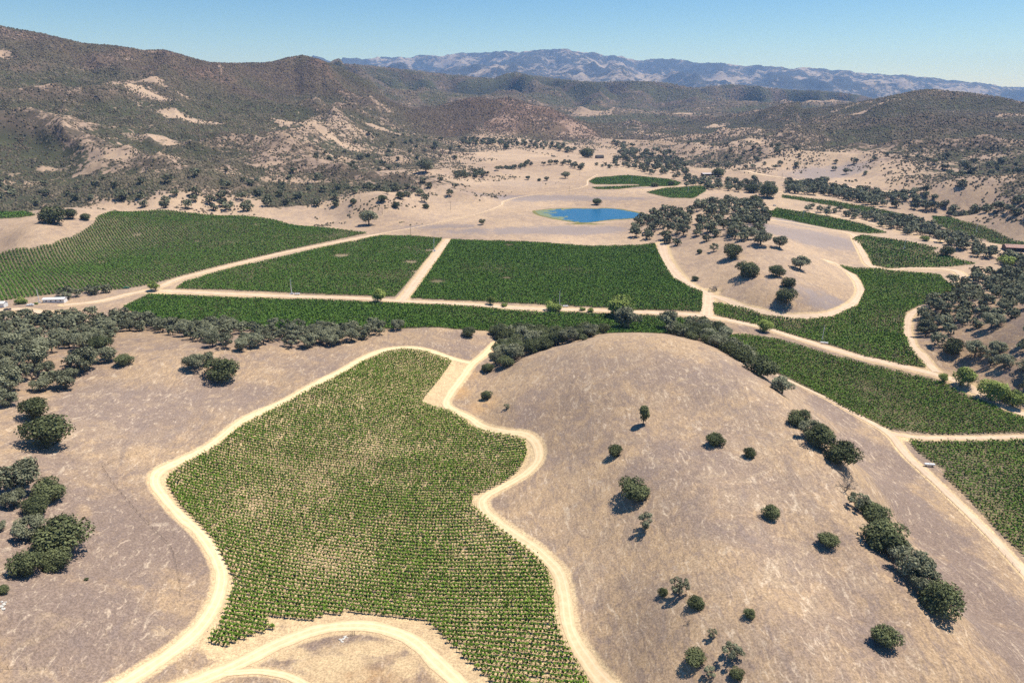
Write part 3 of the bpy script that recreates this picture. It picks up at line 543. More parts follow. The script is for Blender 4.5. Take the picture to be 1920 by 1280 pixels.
# ================================================================ leaf clouds
def leaf_quads(C, N, size, rng, aspect=.7):
    """quads centred on C facing roughly N"""
    n = len(C); N = N + rng.normal(0, .55, (n, 3)); N /= np.linalg.norm(N, axis=1)[:, None]+1e-9
    A = np.cross(N, rng.normal(0, 1, (n, 3))); A /= np.linalg.norm(A, axis=1)[:, None]+1e-9; B = np.cross(N, A)
    s = (size*rng.uniform(.6, 1.35, n))[:, None]; A = A*s*.5; B = B*s*.5*aspect
    V = np.stack([C-A, C-B*1.0, C+A, C+B*1.0], 1).reshape(-1, 3); F = np.arange(4*n).reshape(n, 4)
    return V, F
def unit(n, rng): v = rng.normal(0, 1, (n, 3)); return v/np.linalg.norm(v, axis=1)[:, None]
CROWN = {  # lobes, lobe radius, spread xy, spread z, centre height, trunk height, leaves, leaf size   (crown 10 m wide)
 'round': dict(nl=14, lr=(1.9, 2.7), sx=3.0, sz=1.9, ch=3.3, th=1.2, nlv=4200, ls=.55),
 'oak':   dict(nl=20, lr=(1.2, 2.0), sx=3.7, sz=2.2, ch=4.4, th=2.2, nlv=3800, ls=.55),
 'loose': dict(nl=18, lr=(.8, 1.5), sx=3.7, sz=2.9, ch=4.9, th=1.6, nlv=1900, ls=.55),
 'tall':  dict(nl=9, lr=(1.7, 2.6), sx=1.6, sz=4.6, ch=7.0, th=1.4, nlv=3000, ls=.65),
 'willow': dict(nl=13, lr=(1.8, 2.7), sx=3.0, sz=2.4, ch=4.2, th=1.0, nlv=3800, ls=.55),
 'bush':  dict(nl=9, lr=(1.6, 2.4), sx=3.0, sz=1.0, ch=2.2, th=.5, nlv=2200, ls=.65),
}
def crown_points(kd, rng, nlv=None):
    p = CROWN[kd]; nlv = nlv or p['nlv']; L = []
    for i in range(p['nl']):
        d = unit(1, rng)[0]; rr = rng.uniform(.45, 1)**.5
        c = np.array([d[0]*p['sx']*rr, d[1]*p['sx']*rr, p['ch']+d[2]*p['sz']*rr]); L.append((c, rng.uniform(*p['lr'])))
    wts = np.array([r*r for _, r in L]); wts /= wts.sum(); which = rng.choice(len(L), nlv, p=wts)
    D = unit(nlv, rng); D[:, 2] = np.where((D[:, 2] < -.35) & (rng.random(nlv) < .6), -D[:, 2], D[:, 2])
    cen = np.array([c for c, _ in L])[which]; rad = np.array([r for _, r in L])[which]
    depth = rng.uniform(.55, 1.06, nlv)**.6; lump = 1+.18*np.sin(D[:, 0]*9+which)*np.cos(D[:, 1]*8+which*2)
    P = cen + D*(rad*depth*lump)[:, None]*np.array([1, 1, .82]); P[:, 2] = np.maximum(P[:, 2], .25)
    lobe_t = rng.uniform(.15, .6, len(L))[which]
    return P, D, lobe_t, L
def make_tree_meshes(kd, seed, m, name):
    rng = np.random.default_rng(seed); p = CROWN[kd]; P, D, lt, L = crown_points(kd, rng)
    V, F = leaf_quads(P, D+np.array([.25, .15, .55]), p['ls'], rng); t = np.clip(lt+rng.normal(0, .2, len(P)), 0, 1).repeat(4)
    crown = mesh_np(name+'_crown', V, F, m, False, {'tint': t})
    mb = MB(); top = p['ch']-.4; lean = rng.uniform(-.5, .5, 2)
    mb.tube((0, 0, -.8), (lean[0]*.4, lean[1]*.4, p['th']), .42, .32, 8); j = (lean[0]*.4, lean[1]*.4, p['th']-.1)
    for c, r in L[:7]:
        mid = ((c[0]*.5+j[0]*.5)+rng.uniform(-.3, .3), c[1]*.5+j[1]*.5+rng.uniform(-.3, .3), j[2]+(c[2]-j[2])*.55)
        mb.tube(j, mid, .22, .15, 6); mb.tube(mid, tuple(c), .15, .05, 5)
    return crown, mb.mesh(name+'_trunk', M['bark'])
def make_bare_tree(seed):
    rng = np.random.default_rng(seed); mb = MB()
    def grow(p, d, ln, r, lv):
        q = p+d*ln; mb.tube(tuple(p), tuple(q), r, r*.65, 5)
        if lv == 0: return
        for _ in range(3 if lv > 1 else 4):
            nd = d+rng.normal(0, .55, 3); nd[2] = abs(nd[2])*.8; nd /= np.linalg.norm(nd); grow(q, nd, ln*rng.uniform(.6, .85), r*.6, lv-1)
    grow(np.array([0, 0, -.3]), np.array([.05, .1, 1.]), 2.4, .28, 1)
    tr = mb.mesh('bare_tree_trunk', M['bark']); mb = MB()
    for _ in range(9):
        d = unit(1, rng)[0]; d[2] = abs(d[2])*.9; d /= np.linalg.norm(d); grow(np.array([0, 0, 1.8]), d, 2.2, .15, 3)
    me = mb.mesh('bare_tree_branches', M['grey_twig']); return me, tr
VAR = {}
for kd, mk_, nv in (('round', 'live_oak', 6), ('oak', 'blue_oak', 7), ('loose', 'blue_oak', 4), ('tall', 'live_oak', 2), ('willow', 'willow', 3), ('bush', 'willow', 2)):
    VAR[kd] = [make_tree_meshes(kd, 100+i*7+len(kd)*31, M[mk_], kd) for i in range(nv)]
VAR['bare'] = [make_bare_tree(s) for s in (5, 9)]
# ---------------------------------------------------------------- single trees: crown centre and width as they show
S = []   # (px, py, width px, kind, label)
def s_(px, py, wpx, kd, label, name='oak_tree', cat='tree', group=None): S.append((px, py, wpx, kd, label, name, cat, group))
for a in [
 (1207,783,20,'tall','tall narrow dark oak high on the bare round hill'), (1342,824,37,'round','round dark oak on the upper face of the bare hill'),
 (1152,845,33,'round','small round oak on the left face of the bare hill'), (1405,848,27,'round','small dark oak right of the upper round oak on the bare hill'),
 (1190,912,62,'round','broad dark oak with a wide shadow in the middle of the bare hill'), (1212,975,42,'loose','loose crowned oak just below the broad oak on the bare hill'),
 (1446,960,36,'round','upright dark oak on the right middle of the bare hill'), (1556,1010,40,'round','dark round oak near the crest of the bare hill beside the oak row'),
 (1275,1097,44,'loose','spiky open oak on the lower bare hill with a small bush at its left'), (1243,1110,21,'round','small dark bush touching the spiky oak on the bare hill'),
 (1305,1128,34,'round','small round oak just below the spiky oak'), (1405,1150,25,'round','small upright oak standing alone low on the bare hill'),
 (1664,1192,56,'round','large round oak with a long shadow at the lower right of the bare hill'), (1301,1230,46,'round','yellow green round oak near the bottom edge'),
 (1375,1220,44,'loose','open grey green oak right of the yellow green round oak'), (1331,1257,27,'loose','little open oak between two oaks at the bottom edge'),
 (1382,1260,30,'round','small oak cut by the bottom edge below the open grey green oak'), (913,740,23,'round','small round oak beside the sandy track junction'),
 (822+93,682,27,'round','grey green oak at the end of the creek row by the dirt track'), (1095,632,17,'round','small oak on the crest of the bare hill'),
 (1425,694,62,'round','broad dark oak behind the upper shoulder of the bare hill'), (1466,716,50,'oak','grey oak hanging over the right shoulder of the bare hill'),
 (1503,783,48,'round','dark oak at the top of the row behind the bare hill crest'), (1540,818,60,'round','oak second from the top in the row behind the hill crest'),
 (1580,848,66,'round','broad dark oak in the upper clump of the row behind the crest'),
 (1612,935,48,'loose','thin grey oak below the leafless one in the crest row'), (1645,962,62,'round','dark green oak in the middle clump of the crest row'),
 (1664,1002,82,'round','largest dark oak in the middle of the crest row'), (1710,1052,70,'oak','open oak with its trunk showing in the crest row'),
 (1738,1084,60,'oak','grey green oak above the last oak of the crest row'), (1766,1120,86,'round','big dark oak at the lower end of the crest row'),
 (232,673,37,'round','lone dark round oak on the left grass slope'), (363,675,42,'oak','open grey oak beside the big round oak on the left slope'),
 (412,692,64,'round','big round dark oak on the left slope above the track'), (385,668,34,'oak','small grey oak tucked behind the big round oak'),
 (60,768,58,'round','upper oak of the dark pair on the left slope'), (82,808,92,'round','large dark oak at the lower end of the left slope pair'),
 (92,915,66,'round','dense dark oak in the lower left clump facing the slope'), (35,890,76,'oak','wide grey green oak at the top of the lower left clump'),
 (70,948,58,'round','oak filling the gap in the middle of the lower left clump'),(20,930,48,'oak','grey oak on the outer side of the lower left clump'),(52,985,62,'oak','open oak at the left of the lower left clump'), (112,1004,98,'round','widest oak of the lower left clump'), (48,1058,64,'round','darkest oak at the bottom of the lower left clump'), (105,1046,62,'round','round oak at the lower right of the left clump'),
 (2,1105,26,'round','dark oak cut by the left edge low on the slope'), (0,985,24,'oak','pale oak cut by the left edge beside the clump'),
 (119,706,54,'oak','airy grey oak below the left wood with a shadowed foot'), (157,670,60,'oak','spreading grey oak at the lower edge of the left wood'), (58,662,64,'oak','wide grey green oak in the left wood above the slope'),
 (16,708,62,'oak','grey oak at the left edge above the dark pair'), (14,745,40,'oak','smaller grey oak at the left edge below another oak'), (188,642,44,'round','dark oak at the lower right corner of the left wood'), (8,640,50,'oak','oak cut by the left edge beside the wood'),
 (1120,378,19,'round','lone round oak on the far bank above the pond'), (691,406,35,'oak','lone spreading oak in the dry field above the middle block'), (904,415,14,'oak','small lone oak in the dry field left of the pond'),
 (97,402,48,'round','broad oak clump on the pale ground above the left block'), (128,400,30,'round','dark oak touching the broad clump above the left block'), (160,406,19,'round','small dark oak right of the broad clump above the left block'),
 (798,305,34,'oak','flat topped oak at the edge of the upper dry valley'), (1102,285,29,'round','dark round oak by the upper dry field near the dark barn'), (949,275,13,'round','small lone oak in the upper dry field'),
 (1060,326,18,'oak','small flat oak in the dry field above the far vineyard'), (990,333,10,'oak','slim leaning oak in the dry valley'), (1011,337,8,'round','tiny round tree between two small oaks in the dry valley'), (1025,334,11,'oak','tiny umbrella shaped oak in the dry valley'),
 (1372,470,44,'round','dark double crowned oak on the front of the knoll'), (1402,502,48,'round','grey green twin oak on the knoll slope'), (1457,508,32,'round','upper oak of the three in a line on the knoll'), (1479,528,30,'round','middle oak of the three in a line on the knoll'),
 (1475,553,43,'round','lowest oak of the three in a line on the knoll'), (1502,489,37,'oak','spreading oak alone on the right shoulder of the knoll'), (1428,440,42,'oak','broad oak on the crest of the knoll'), (1463,452,29,'oak','oak just below the crest on the right of the knoll'),
 (1303,521,15,'round','small dark tree at the left foot of the knoll beside the track'), (1312,471,13,'round','small round bush oak on the knoll above the fallen brush'), (1339,462,20,'loose','sparse oak on the left of the knoll'),
 (880,618,30,'round','dark oak standing alone behind the low grass rise'), (929,612,27,'round','upright dark oak by the road bend behind the rise'), (983,612,39,'oak','grey oak in the creek row near the road bend'), (1177,596,58,'oak','tall broad oak rising above the creek row'),
 (1255,608,46,'oak','grey oak in the creek row right of the tallest one'), (1774,470,29,'round','dark oak on the pale lane beside the small far vineyard'), (1787,648,44,'round','dark rounded oak at the lower edge of the right wood'),
 (1440,356,40,'round','large dark tree at the top of the creek wood'), (1410,352,26,'round','pointed dark tree beside the largest creek wood tree'), (1415,378,34,'round','dark tree below the pointed one in the creek wood'), (1415,332,13,'oak','pale round tree alone above the creek wood'),
 (1348,322,28,'round','dark spreading tree near the farm sheds'), (1228,345,15,'round','round tree at the edge of the far vineyard'), (1258,343,14,'round','round tree at the right end of the far vineyard'),
 (742,384,17,'round','dark round oak on the pale foothill left of the pond'), (798,386,15,'round','small round oak at the end of the pale foothill'), (717,372,20,'round','upright oak on the pale foothill'), (751,366,20,'round','oak higher on the pale foothill'), (662,378,14,'round','small oak at the left of the pale foothill'),
 (1522,800,50,'oak','grey oak squeezed between the two top clumps of the row behind the crest'),(1628,948,46,'round','oak joining the thin grey oak to the middle clump of the crest row'),(1690,1032,50,'oak','pale oak just right of the largest oak in the crest row'),(1480,360,1,'skip','')]:
    if a[3] != 'skip': s_(*a)
s_(1588,912,42,'bare','leafless silver grey oak in the row behind the hill crest')
s_(1345,537,34,'bare','fallen grey leafless brush at the foot of the knoll', 'dead_tree')
s_(1291,1165,13,'bare','little leafless sapling low on the bare hill', 'dead_tree')
s_(1336,1186,23,'loose','sparse pale shrub low on the bare hill','shrub','shrub'); s_(950,760,15,'loose','tiny scruffy shrub near the track on the bare hill','shrub','shrub'); s_(162,1085,9,'round','tiny dark shrub alone on the lower left slope','shrub','shrub')
for a in [(290,534,26,'willow','dark olive willow at the corner of the left and middle blocks'), (40,563,27,'bush','rounded yellow green bush beside the white trailer'), (707,552,34,'willow','green willow pair on the long valley road'), (919,563,20,'willow','bright willow beside the valley road below the large block'),
          (946,571,16,'bush','low bright bush right of the willow on the valley road'), (1037,574,38,'bush','low wide bright bush beside a tall white post'), (1092,579,14,'bush','small bright bush on the valley road'), (1108,581,15,'bush','small darker bush beside the bright one on the valley road'), (1165,574,50,'willow','wide yellow green willow at the right end of the block road'),
          (1434,608,33,'willow','bright green willow standing alone by the road fork'), (1770,708,21,'willow','small pale willow at the lower road bend'), (1805,704,46,'willow','bright tall willow by the lower road bend'), (1862,730,52,'willow','wide yellow green willow beside the right vineyard'), (1903,748,36,'willow','green willow cut by the right edge'), (1885,745,26,'bush','low green bush between the willows at the right edge'),
          (68,569,9,'bush','little green bush between the yellow bush and the trailer'), (1890,488,40,'bush','pale green thicket below the barn'), (1735,447,20,'bush','light green bush by the creek crossing')]:
    s_(*a, name='willow_tree' if a[3] == 'willow' else 'bush', cat='tree' if a[3] == 'willow' else 'bush')
BASE = {(880,618): 632, (929,612): 628, (983,612): 640, (1177,596): 617, (1255,608): 619, (915,682): 696, (1425,694): 703, (1466,716): 738}
TREES = []
for px, py, wpx, kd, lab, nm, cat, grp in S:
    bx, by = hit(px, py); r = math.hypot(bx, by); dep0 = project(bx, by, float(height(bx, by)))[2]
    w0 = wpx*dep0/FPX; p = CROWN.get(kd, CROWN['oak']); hc = p['ch']/10*w0*(.5 if kd == 'bare' else 1)
    # base = ground point that lies straight below the crown centre
    az, sl_ = ray(px, py); rr = np.linspace(r*.6, r, 400); f = H+sl_*rr - height(rr*math.sin(az), rr*math.cos(az)) - hc
    kx = np.argmax(f < 0) if (f < 0).any() else 399; rb = rr[kx]; x, y = rb*math.sin(az), rb*math.cos(az)
    if (px, py) in BASE: x, y = hit(px, BASE[(px, py)])
    dp = y*CP-(float(height(x, y))-H)*SP; wm_ = wpx*dp/FPX
    if kd == 'tall': wm_ *= 1.6
    TREES.append([x, y, wm_/9.7, kd, lab, nm, cat, grp, 1e9])
WOODS = [  # label, group, polygon of the ground, spacing, crown width range, kinds
 ('grey green oak of the ridge wood', 'oaks of the left ridge wood', [(0,640),(-30,600),(60,600),(150,592),(215,590),(330,592),(480,602),(620,602),(770,600),(775,612),(690,638),(600,652),(520,650),(480,662),(400,652),(300,622),(230,620),(190,655),(205,685),(120,715),(60,740),(-20,770)], 7.0, (7.5, 11), ('oak', 'oak', 'oak', 'loose')),
 ('grey oak of the open wood on the right hand slope', 'oaks of the right slope wood', [(1780,522),(1860,515),(1990,520),(1990,790),(1900,715),(1830,690),(1765,668),(1735,640),(1728,592),(1745,565),(1790,560)], 9.8, (9.5, 13.5), ('oak', 'oak', 'oak', 'loose')),
 ('oak of the wood on the knoll', 'oaks of the knoll wood', [(1290,402),(1350,376),(1420,385),(1440,410),(1425,438),(1400,455),(1330,452),(1250,462),(1175,447),(1200,412),(1250,395)], 14.0, (10.5, 17), ('oak', 'round', 'oak', 'loose')),
 ('dark oak of the creek row', 'trees of the creek row', [(935,622),(990,618),(1060,612),(1120,607),(1230,602),(1290,605),(1350,620),(1410,652),(1408,683),(1396,682),(1318,643),(1250,622),(1180,618),(1100,635),(1050,648),(985,666),(950,690),(925,690),(940,650)], 6.4, (8.5, 12.5), ('round', 'round', 'oak')),
 ('dark oak in the row beside the white trailer', 'trees beside the trailer', [(95,548),(150,542),(205,534),(225,540),(200,553),(150,560),(125,563)], 8.5, (8, 11), ('round', 'oak')),
 ('dark tree of the creek wood beyond the knoll', 'trees of the far creek wood', [(1470,345),(1545,345),(1548,366),(1478,366)], 11, (12, 17), ('round', 'oak')),
 ('dark tree of the creek wood beyond the knoll', 'trees of the far creek wood', [(1548,354),(1640,362),(1757,372),(1752,398),(1640,388),(1552,368)], 11.5, (12, 18), ('round', 'oak', 'oak')),
 ('dark tree of the creek wood beyond the knoll', 'trees of the far creek wood', [(1500,389),(1560,393),(1610,401),(1600,411),(1510,398)], 14, (9, 13), ('round', 'willow')),
 ('dark tree of the creek wood beyond the knoll', 'trees of the far creek wood', [(1600,402),(1700,412),(1770,440),(1840,466),(1910,486),(1925,506),(1860,490),(1760,456),(1660,430)], 9.5, (10, 15), ('round', 'round', 'oak')),
 ('dark tree of the creek wood beyond the knoll', 'trees of the far creek wood', [(1755,372),(1960,360),(1960,424),(1850,402),(1765,388)], 12, (11, 16), ('round', 'oak')),
 ('dark tree by the farm sheds', 'trees by the farm sheds', [(1285,332),(1330,340),(1420,345),(1460,350),(1430,366),(1380,360),(1330,356),(1285,350)], 14, (10, 16), ('round',)),
 ('valley oak in the upper creek', 'trees of the upper valley', [(1150,268),(1250,282),(1282,305),(1290,335),(1255,337),(1200,322),(1150,305),(1165,285)], 17, (10, 17), ('round', 'oak')),
 ('oak at the foot of the brown dome', 'trees of the upper valley', [(860,268),(890,260),(960,266),(1040,272),(1095,285),(1090,290),(1030,281),(950,274),(880,272)], 15, (11, 17), ('round', 'oak')),
 ('oak at the foot of the left mountain', 'oaks at the mountain foot', [(225,375),(300,368),(380,366),(520,378),(500,392),(390,396),(310,392),(250,386)], 19, (12, 18), ('oak', 'round')),
 ('oak at the foot of the left mountain', 'oaks at the mountain foot', [(0,345),(240,340),(640,350),(640,392),(500,378),(380,364),(225,374),(0,385)], 28, (10, 16), ('oak', 'round')),
 ('oak on the pale foothill', 'oaks on the foothill', [(640,350),(800,338),(860,350),(880,362),(820,378),(700,388),(560,390)], 25, (10, 15), ('round', 'oak')),
 ('small oak in the dry valley', 'oaks on the foothill', [(850,326),(900,322),(918,330),(860,336)], 9, (9, 13), ('round',)),
 ('small oak in the dry valley', 'oaks on the foothill', [(928,318),(990,306),(995,310),(932,322)], 10, (9, 13), ('round',)),
 ('small oak in the dry valley', 'oaks on the foothill', [(1015,310),(1060,306),(1095,312),(1090,320),(1060,312)], 13, (10, 15), ('round',)),
 ('small oak in the dry valley', 'oaks on the foothill', [(1110,308),(1180,312),(1200,320),(1120,314)], 16, (9, 13), ('round', 'willow')),
 ('oak on the lower mountain flank', 'oaks of the mountain flank', [(640,270),(760,250),(880,262),(860,300),(780,310),(660,330),(540,335)], 42, (9, 16), ('round', 'oak')),
 ('oak on the lower mountain flank', 'oaks of the mountain flank', [(0,330),(300,320),(600,330),(560,350),(300,345),(0,352)], 36, (7, 13), ('round', 'oak')),
 ('oak on the lower right hill', 'oaks of the right hill', [(1560,300),(1960,300),(1960,372),(1800,372),(1720,340),(1560,325)], 31, (10, 16), ('round', 'oak')),
 ('oak on the lower right hill', 'oaks of the right hill', [(1290,270),(1500,280),(1500,312),(1420,318),(1290,312)], 34, (9, 14), ('round', 'oak')),
]
FIELDS = list(PW.values())
HASH = {}
def too_near(x, y, s):
    kx, ky = int(x//60), int(y//60)
    for i in (-1, 0, 1):
        for j in (-1, 0, 1):
            for a, b in HASH.get((kx+i, ky+j), ()):
                if (a-x)**2+(b-y)**2 < s*s: return True
    return False
for t in TREES: HASH.setdefault((int(t[0]//60), int(t[1]//60)), []).append((t[0], t[1]))
ROADPTS = np.vstack([p[3] for p in ROADW])
for lab, grp, poly, sp, wr, kds in WOODS:
    W = hits(poly); W = np.array([w_ for w_ in W]); lo, hi = W.min(0), W.max(0); A = .5*abs(sum(W[i][0]*W[i-1][1]-W[i-1][0]*W[i][1] for i in range(len(W))))
    n_try = int(min(60000, (hi-lo).prod()/(sp*sp)*9)); X = RNG.uniform(lo[0], hi[0], n_try); Y = RNG.uniform(lo[1], hi[1], n_try); ok = pip(X, Y, W)
    for f in FIELDS: ok &= ~pip(X, Y, f)
    X, Y = X[ok], Y[ok]; dens = fbm(X, Y, sp*6, 2, 33)
    for x, y, dn in zip(X, Y, dens):
        if dn < -.33 or too_near(x, y, sp*(1-.35*min(1, max(-.6, dn)))): continue
        if ((ROADPTS[:, 0]-x)**2+(ROADPTS[:, 1]-y)**2).min() < 14: continue
        wm_ = random.uniform(*wr); HASH.setdefault((int(x//60), int(y//60)), []).append((x, y))
        TREES.append([x, y, wm_/9.7, random.choice(kds), lab, 'oak_tree', 'tree', grp, wm_/math.hypot(x, y)])
# keep what can be seen: inside the frame, top not hidden behind a nearer rise
def visible(x, y, top):
    px, py, dep = project(x, y, float(height(x, y))+top)
    if not (-30 < px < 1950 and -20 < py < 1310): return False
    t = np.linspace(.25, .97, 40); z = float(height(x, y))+top; g_ = height(x*t, y*t); ln = H+(z-H)*t
    return not (g_ > ln).any()
TREES = [t for t in TREES if t[8] > 1e8 or visible(t[0], t[1], t[2]*9)]
TREES.sort(key=lambda t: -t[8]); print('TREES', len(TREES), 'single', sum(t[8] > 1e8 for t in TREES))
NIND = 296
def refine(lab, grp, x, y):
    if not grp: return lab
    px = project(x, y, float(height(x, y)))[0]
    if 'ridge wood' in grp: return lab+(', below the white trailer' if px < 230 else ', above the big round slope oak' if px < 470 else ', at its thin end by the low grass rise')
    if 'creek row' in grp: return lab+(', at its end by the track junction' if px < 1045 else ', behind the hill top' if px < 1240 else ', where it runs down to the long vineyard block')
    if 'knoll wood' in grp: return lab+(', on its side toward the pond' if px < 1330 else ', on its side toward the narrow vineyard strip')
    return lab
def place_tree(t):
    x, y, s, kd, lab, nm, cat, grp, pr = t; lab = refine(lab, grp, x, y); crown, trunk = random.choice(VAR[kd])
    if kd == 'bare' : s *= .9
    zs = s*random.uniform(.88, 1.08)
    if nm == 'dead_tree' and 'fallen' in lab: zs = s*.35
    e = empty(nm, (x, y, float(height(x, y))-.1), random.uniform(0, 6.28), (s*random.uniform(.93, 1.07), s*random.uniform(.93, 1.07), zs)); tag(e, lab, cat, grp)
    obj('branches' if kd == 'bare' else 'crown', crown, e); obj('trunk', trunk, e)
for t in TREES[:NIND]: place_tree(t)
# ---- the rest of the trees: one far wood
def merge_far(rest, m, name, label, nlv=230):
    Vs, Fs, Ts = [], [], []; off = 0; protos = []
    for i in range(10):
        rng = np.random.default_rng(900+i); kd = ('round', 'oak')[i % 2]; P, D, lt, L = crown_points(kd, rng, nlv); v, f = leaf_quads(P, D+np.array([.25, .15, .55]), 1.5, rng, .8)
        P2 = np.array([[.35, 0, 0], [-.2, .3, 0], [-.2, -.3, 0], [.1, 0, 4]]); v = np.vstack([v, P2]); f = np.vstack([f, [[len(v)-4, len(v)-3, len(v)-2, len(v)-1]]])
        protos.append((v, f, np.r_[np.clip(lt+rng.normal(0, .2, len(P)), 0, 1).repeat(4), [.1]*4]))
    for t in rest:
        v, f, tt = random.choice(protos); a = random.uniform(0, 6.28); c, s = math.cos(a), math.sin(a); sc = t[2]
        R = np.array([[c, -s, 0], [s, c, 0], [0, 0, 1]]); Vs.append((v@R.T)*sc+np.array([t[0], t[1], float(height(t[0], t[1]))-.1])); Fs.append(f+off); off += len(v); Ts.append(np.clip(tt+random.uniform(-.15, .2), 0, 1))
    if Vs:
        o = obj(name, mesh_np(name, np.vstack(Vs), np.vstack(Fs), m, False, {'tint': np.concatenate(Ts)})); tag(o, label, 'woodland', kind='stuff')
merge_far(TREES[NIND:], M['wood'], 'distant_woodland', 'scattered dark oak woods over the far valley and lower hill flanks')

# ================================================================ brush on the hills
def scatter_brush(n, ra, rb, smul, seed, name, label):
    rng = np.random.default_rng(seed); lr = rng.uniform(math.log(ra), math.log(rb), n); r = np.exp(lr)
    keep = rng.random(n) < (r/rb)**1.35; r = r[keep]; az = rng.uniform(math.radians(-42), math.radians(42), len(r)); x, y = r*np.sin(az), r*np.cos(az)
    cv = height(x, y, COVER); gr = height(x, y, GREEN)
    nz = fbm(x, y, 60, 4, 91)*.9+fbm(x, y, 260, 2, 95)*.5
    nz = nz+fbm(x, y, 700, 2, 98)*.5; p = np.clip((cv+nz*.85-.20)*1.15, 0, 1)*(cv > .04); k_ = rng.random(len(x)) < p*.8
    x, y, cv, nz = x[k_], y[k_], cv[k_], nz[k_]; z = height(x, y)
    # drop what is hidden: compare with the terrain in front
    ok = np.ones(len(x), bool)
    for t in np.linspace(.45, .97, 22): ok &= (H+(z+3-H)*t) >= height(x*t, y*t)-1
    for P in FIELDS: ok &= ~pip(x, y, P)
    x, y, z, nz = x[ok], y[ok], z[ok], nz[ok]; n = len(x); print('BRUSH', n)
    protos = []
    for i in range(6):
        a = np.linspace(0, 2*math.pi, 5, endpoint=False)+rng.uniform(0, 1); v = [(math.cos(t)*rng.uniform(.8, 1.2), math.sin(t)*rng.uniform(.8, 1.2), -.15) for t in a]
        v += [(math.cos(t+.6)*rng.uniform(.5, .9), math.sin(t+.6)*rng.uniform(.5, .9), rng.uniform(.55, .95)) for t in a]; v.append((rng.uniform(-.2, .2), rng.uniform(-.2, .2), rng.uniform(1.0, 1.3)))
        f = []
        for j in range(5):
            j2 = (j+1) % 5; f += [(j, j2, 5+j), (j2, 5+j2, 5+j), (5+j, 5+j2, 10)]
        protos.append((np.array(v), np.array(f)))
    Vs, Fs, Ts = [], [], []; off = 0; which = rng.integers(0, 6, n); far = np.hypot(x, y)
    sz = rng.uniform(.75, 1.65, n)*(1+.35*(rng.random(n) < .12))*(.85+far/2750*.75)*smul; hgt = sz*rng.uniform(.75, 1.2, n); ang = rng.uniform(0, 6.28, n); tint = np.clip(rng.uniform(0, .75, n)+nz*.2, 0, 1)
    for i, (v, f) in enumerate(protos):
        m_ = which == i; c, s = np.cos(ang[m_])[:, None], np.sin(ang[m_])[:, None]; X = (v[None, :, 0]*c-v[None, :, 1]*s)*sz[m_, None]+x[m_, None]; Y = (v[None, :, 0]*s+v[None, :, 1]*c)*sz[m_, None]+y[m_, None]; Z = v[None, :, 2]*hgt[m_, None]+z[m_, None]
        k2 = m_.sum(); Vs.append(np.stack([X, Y, Z], -1).reshape(-1, 3)); Fs.append((f[None]+(np.arange(k2)*len(v))[:, None, None]).reshape(-1, 3)+off); off += k2*len(v); Ts.append(tint[m_].repeat(len(v)))
    o = obj(name, mesh_np(name, np.vstack(Vs), np.vstack(Fs), M['brush'], False, {'tint': np.concatenate(Ts), 'rust': height(np.vstack(Vs)[:, 0], np.vstack(Vs)[:, 1], RUST)})); tag(o, label, 'scrub', kind='stuff')
scatter_brush(950000, 820, 2750, 1.0, 77, 'chaparral', 'dark brown green scrub dotted over the near dry hill flanks')
scatter_brush(200000, 2750, 5300, 1.45, 78, 'distant_chaparral', 'dark scrub covering the low ridges of the middle distance')
# ================================================================ vineyards
def row_dir(a, b):
    A, B = np.array(hit(*a)), np.array(hit(*b)); d = B-A; return d/np.hypot(*d)
def rows_in(P, d, sp):
    """parallel rows clipped to the outline: list of (start, end)"""
    n = np.array([-d[1], d[0]]); u = P@d; v = P@n; out = []; lo, hi = v.min(), v.max()
    for c in np.arange(lo+sp*.6, hi, sp):
        xs = []
        for i in range(len(P)):
            v1, v2 = v[i-1], v[i]
            if (v1 > c) != (v2 > c): xs.append(u[i-1]+(u[i]-u[i-1])*(c-v1)/(v2-v1))
        xs.sort()
        for a, b in zip(xs[::2], xs[1::2]):
            if b-a > 4: out.append((d*a+n*c, d*b+n*c))
    return out
def vine_leaves(x, y, z, d, K, spread, h0, h1, size, rng, vig):
    """K leaf clumps per vine; fans open upwards from the stem"""
    m = len(x); n_ = np.array([-d[1], d[0]]); k = K; t = rng.random((m, k))**.8; al = rng.normal(0, 1, (m, k))*spread[0]*(.3+.9*t); ac = rng.normal(0, 1, (m, k))*spread[1]*(.45+.7*t)
    vg = vig[:, None]; al = al*(.55+.45*vg); ac = ac*(.6+.4*vg)
    X = x[:, None]+al*d[0]+ac*n_[0]; Y = y[:, None]+al*d[1]+ac*n_[1]; Z = z[:, None]+h0+(h1-h0)*t*(.65+.35*vg)
    keep = rng.random((m, k)) < np.clip(vg*1.05, .12, 1); C = np.stack([X, Y, Z], -1)[keep]; N = np.stack([ac*n_[0]+.2, ac*n_[1]+.1, .8+0*ac], -1)[keep]
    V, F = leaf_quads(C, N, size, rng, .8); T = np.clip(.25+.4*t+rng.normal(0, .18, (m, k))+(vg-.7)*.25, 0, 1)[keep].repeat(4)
    return V, F, T
def vines_along(a, b, step, rng):
    L = np.hypot(*(b-a)); n = max(2, int(L/step)); t = (np.arange(n)+.5)/n; t = np.clip(t+rng.uniform(-.12, .12)/n, 0, 1); p = a[None]+(b-a)[None]*t[:, None]; p = p+rng.normal(0, .07, p.shape); return p[:, 0], p[:, 1]
post = MB(); post.tube((0, 0, -.2), (0, 0, 1.75), .06, .05, 6); post_me = post.mesh('row_end_post', M['stake'])
slant = MB(); slant.tube((0, 0, -.1), (-.9, 0, 1.5), .05, .05, 5)
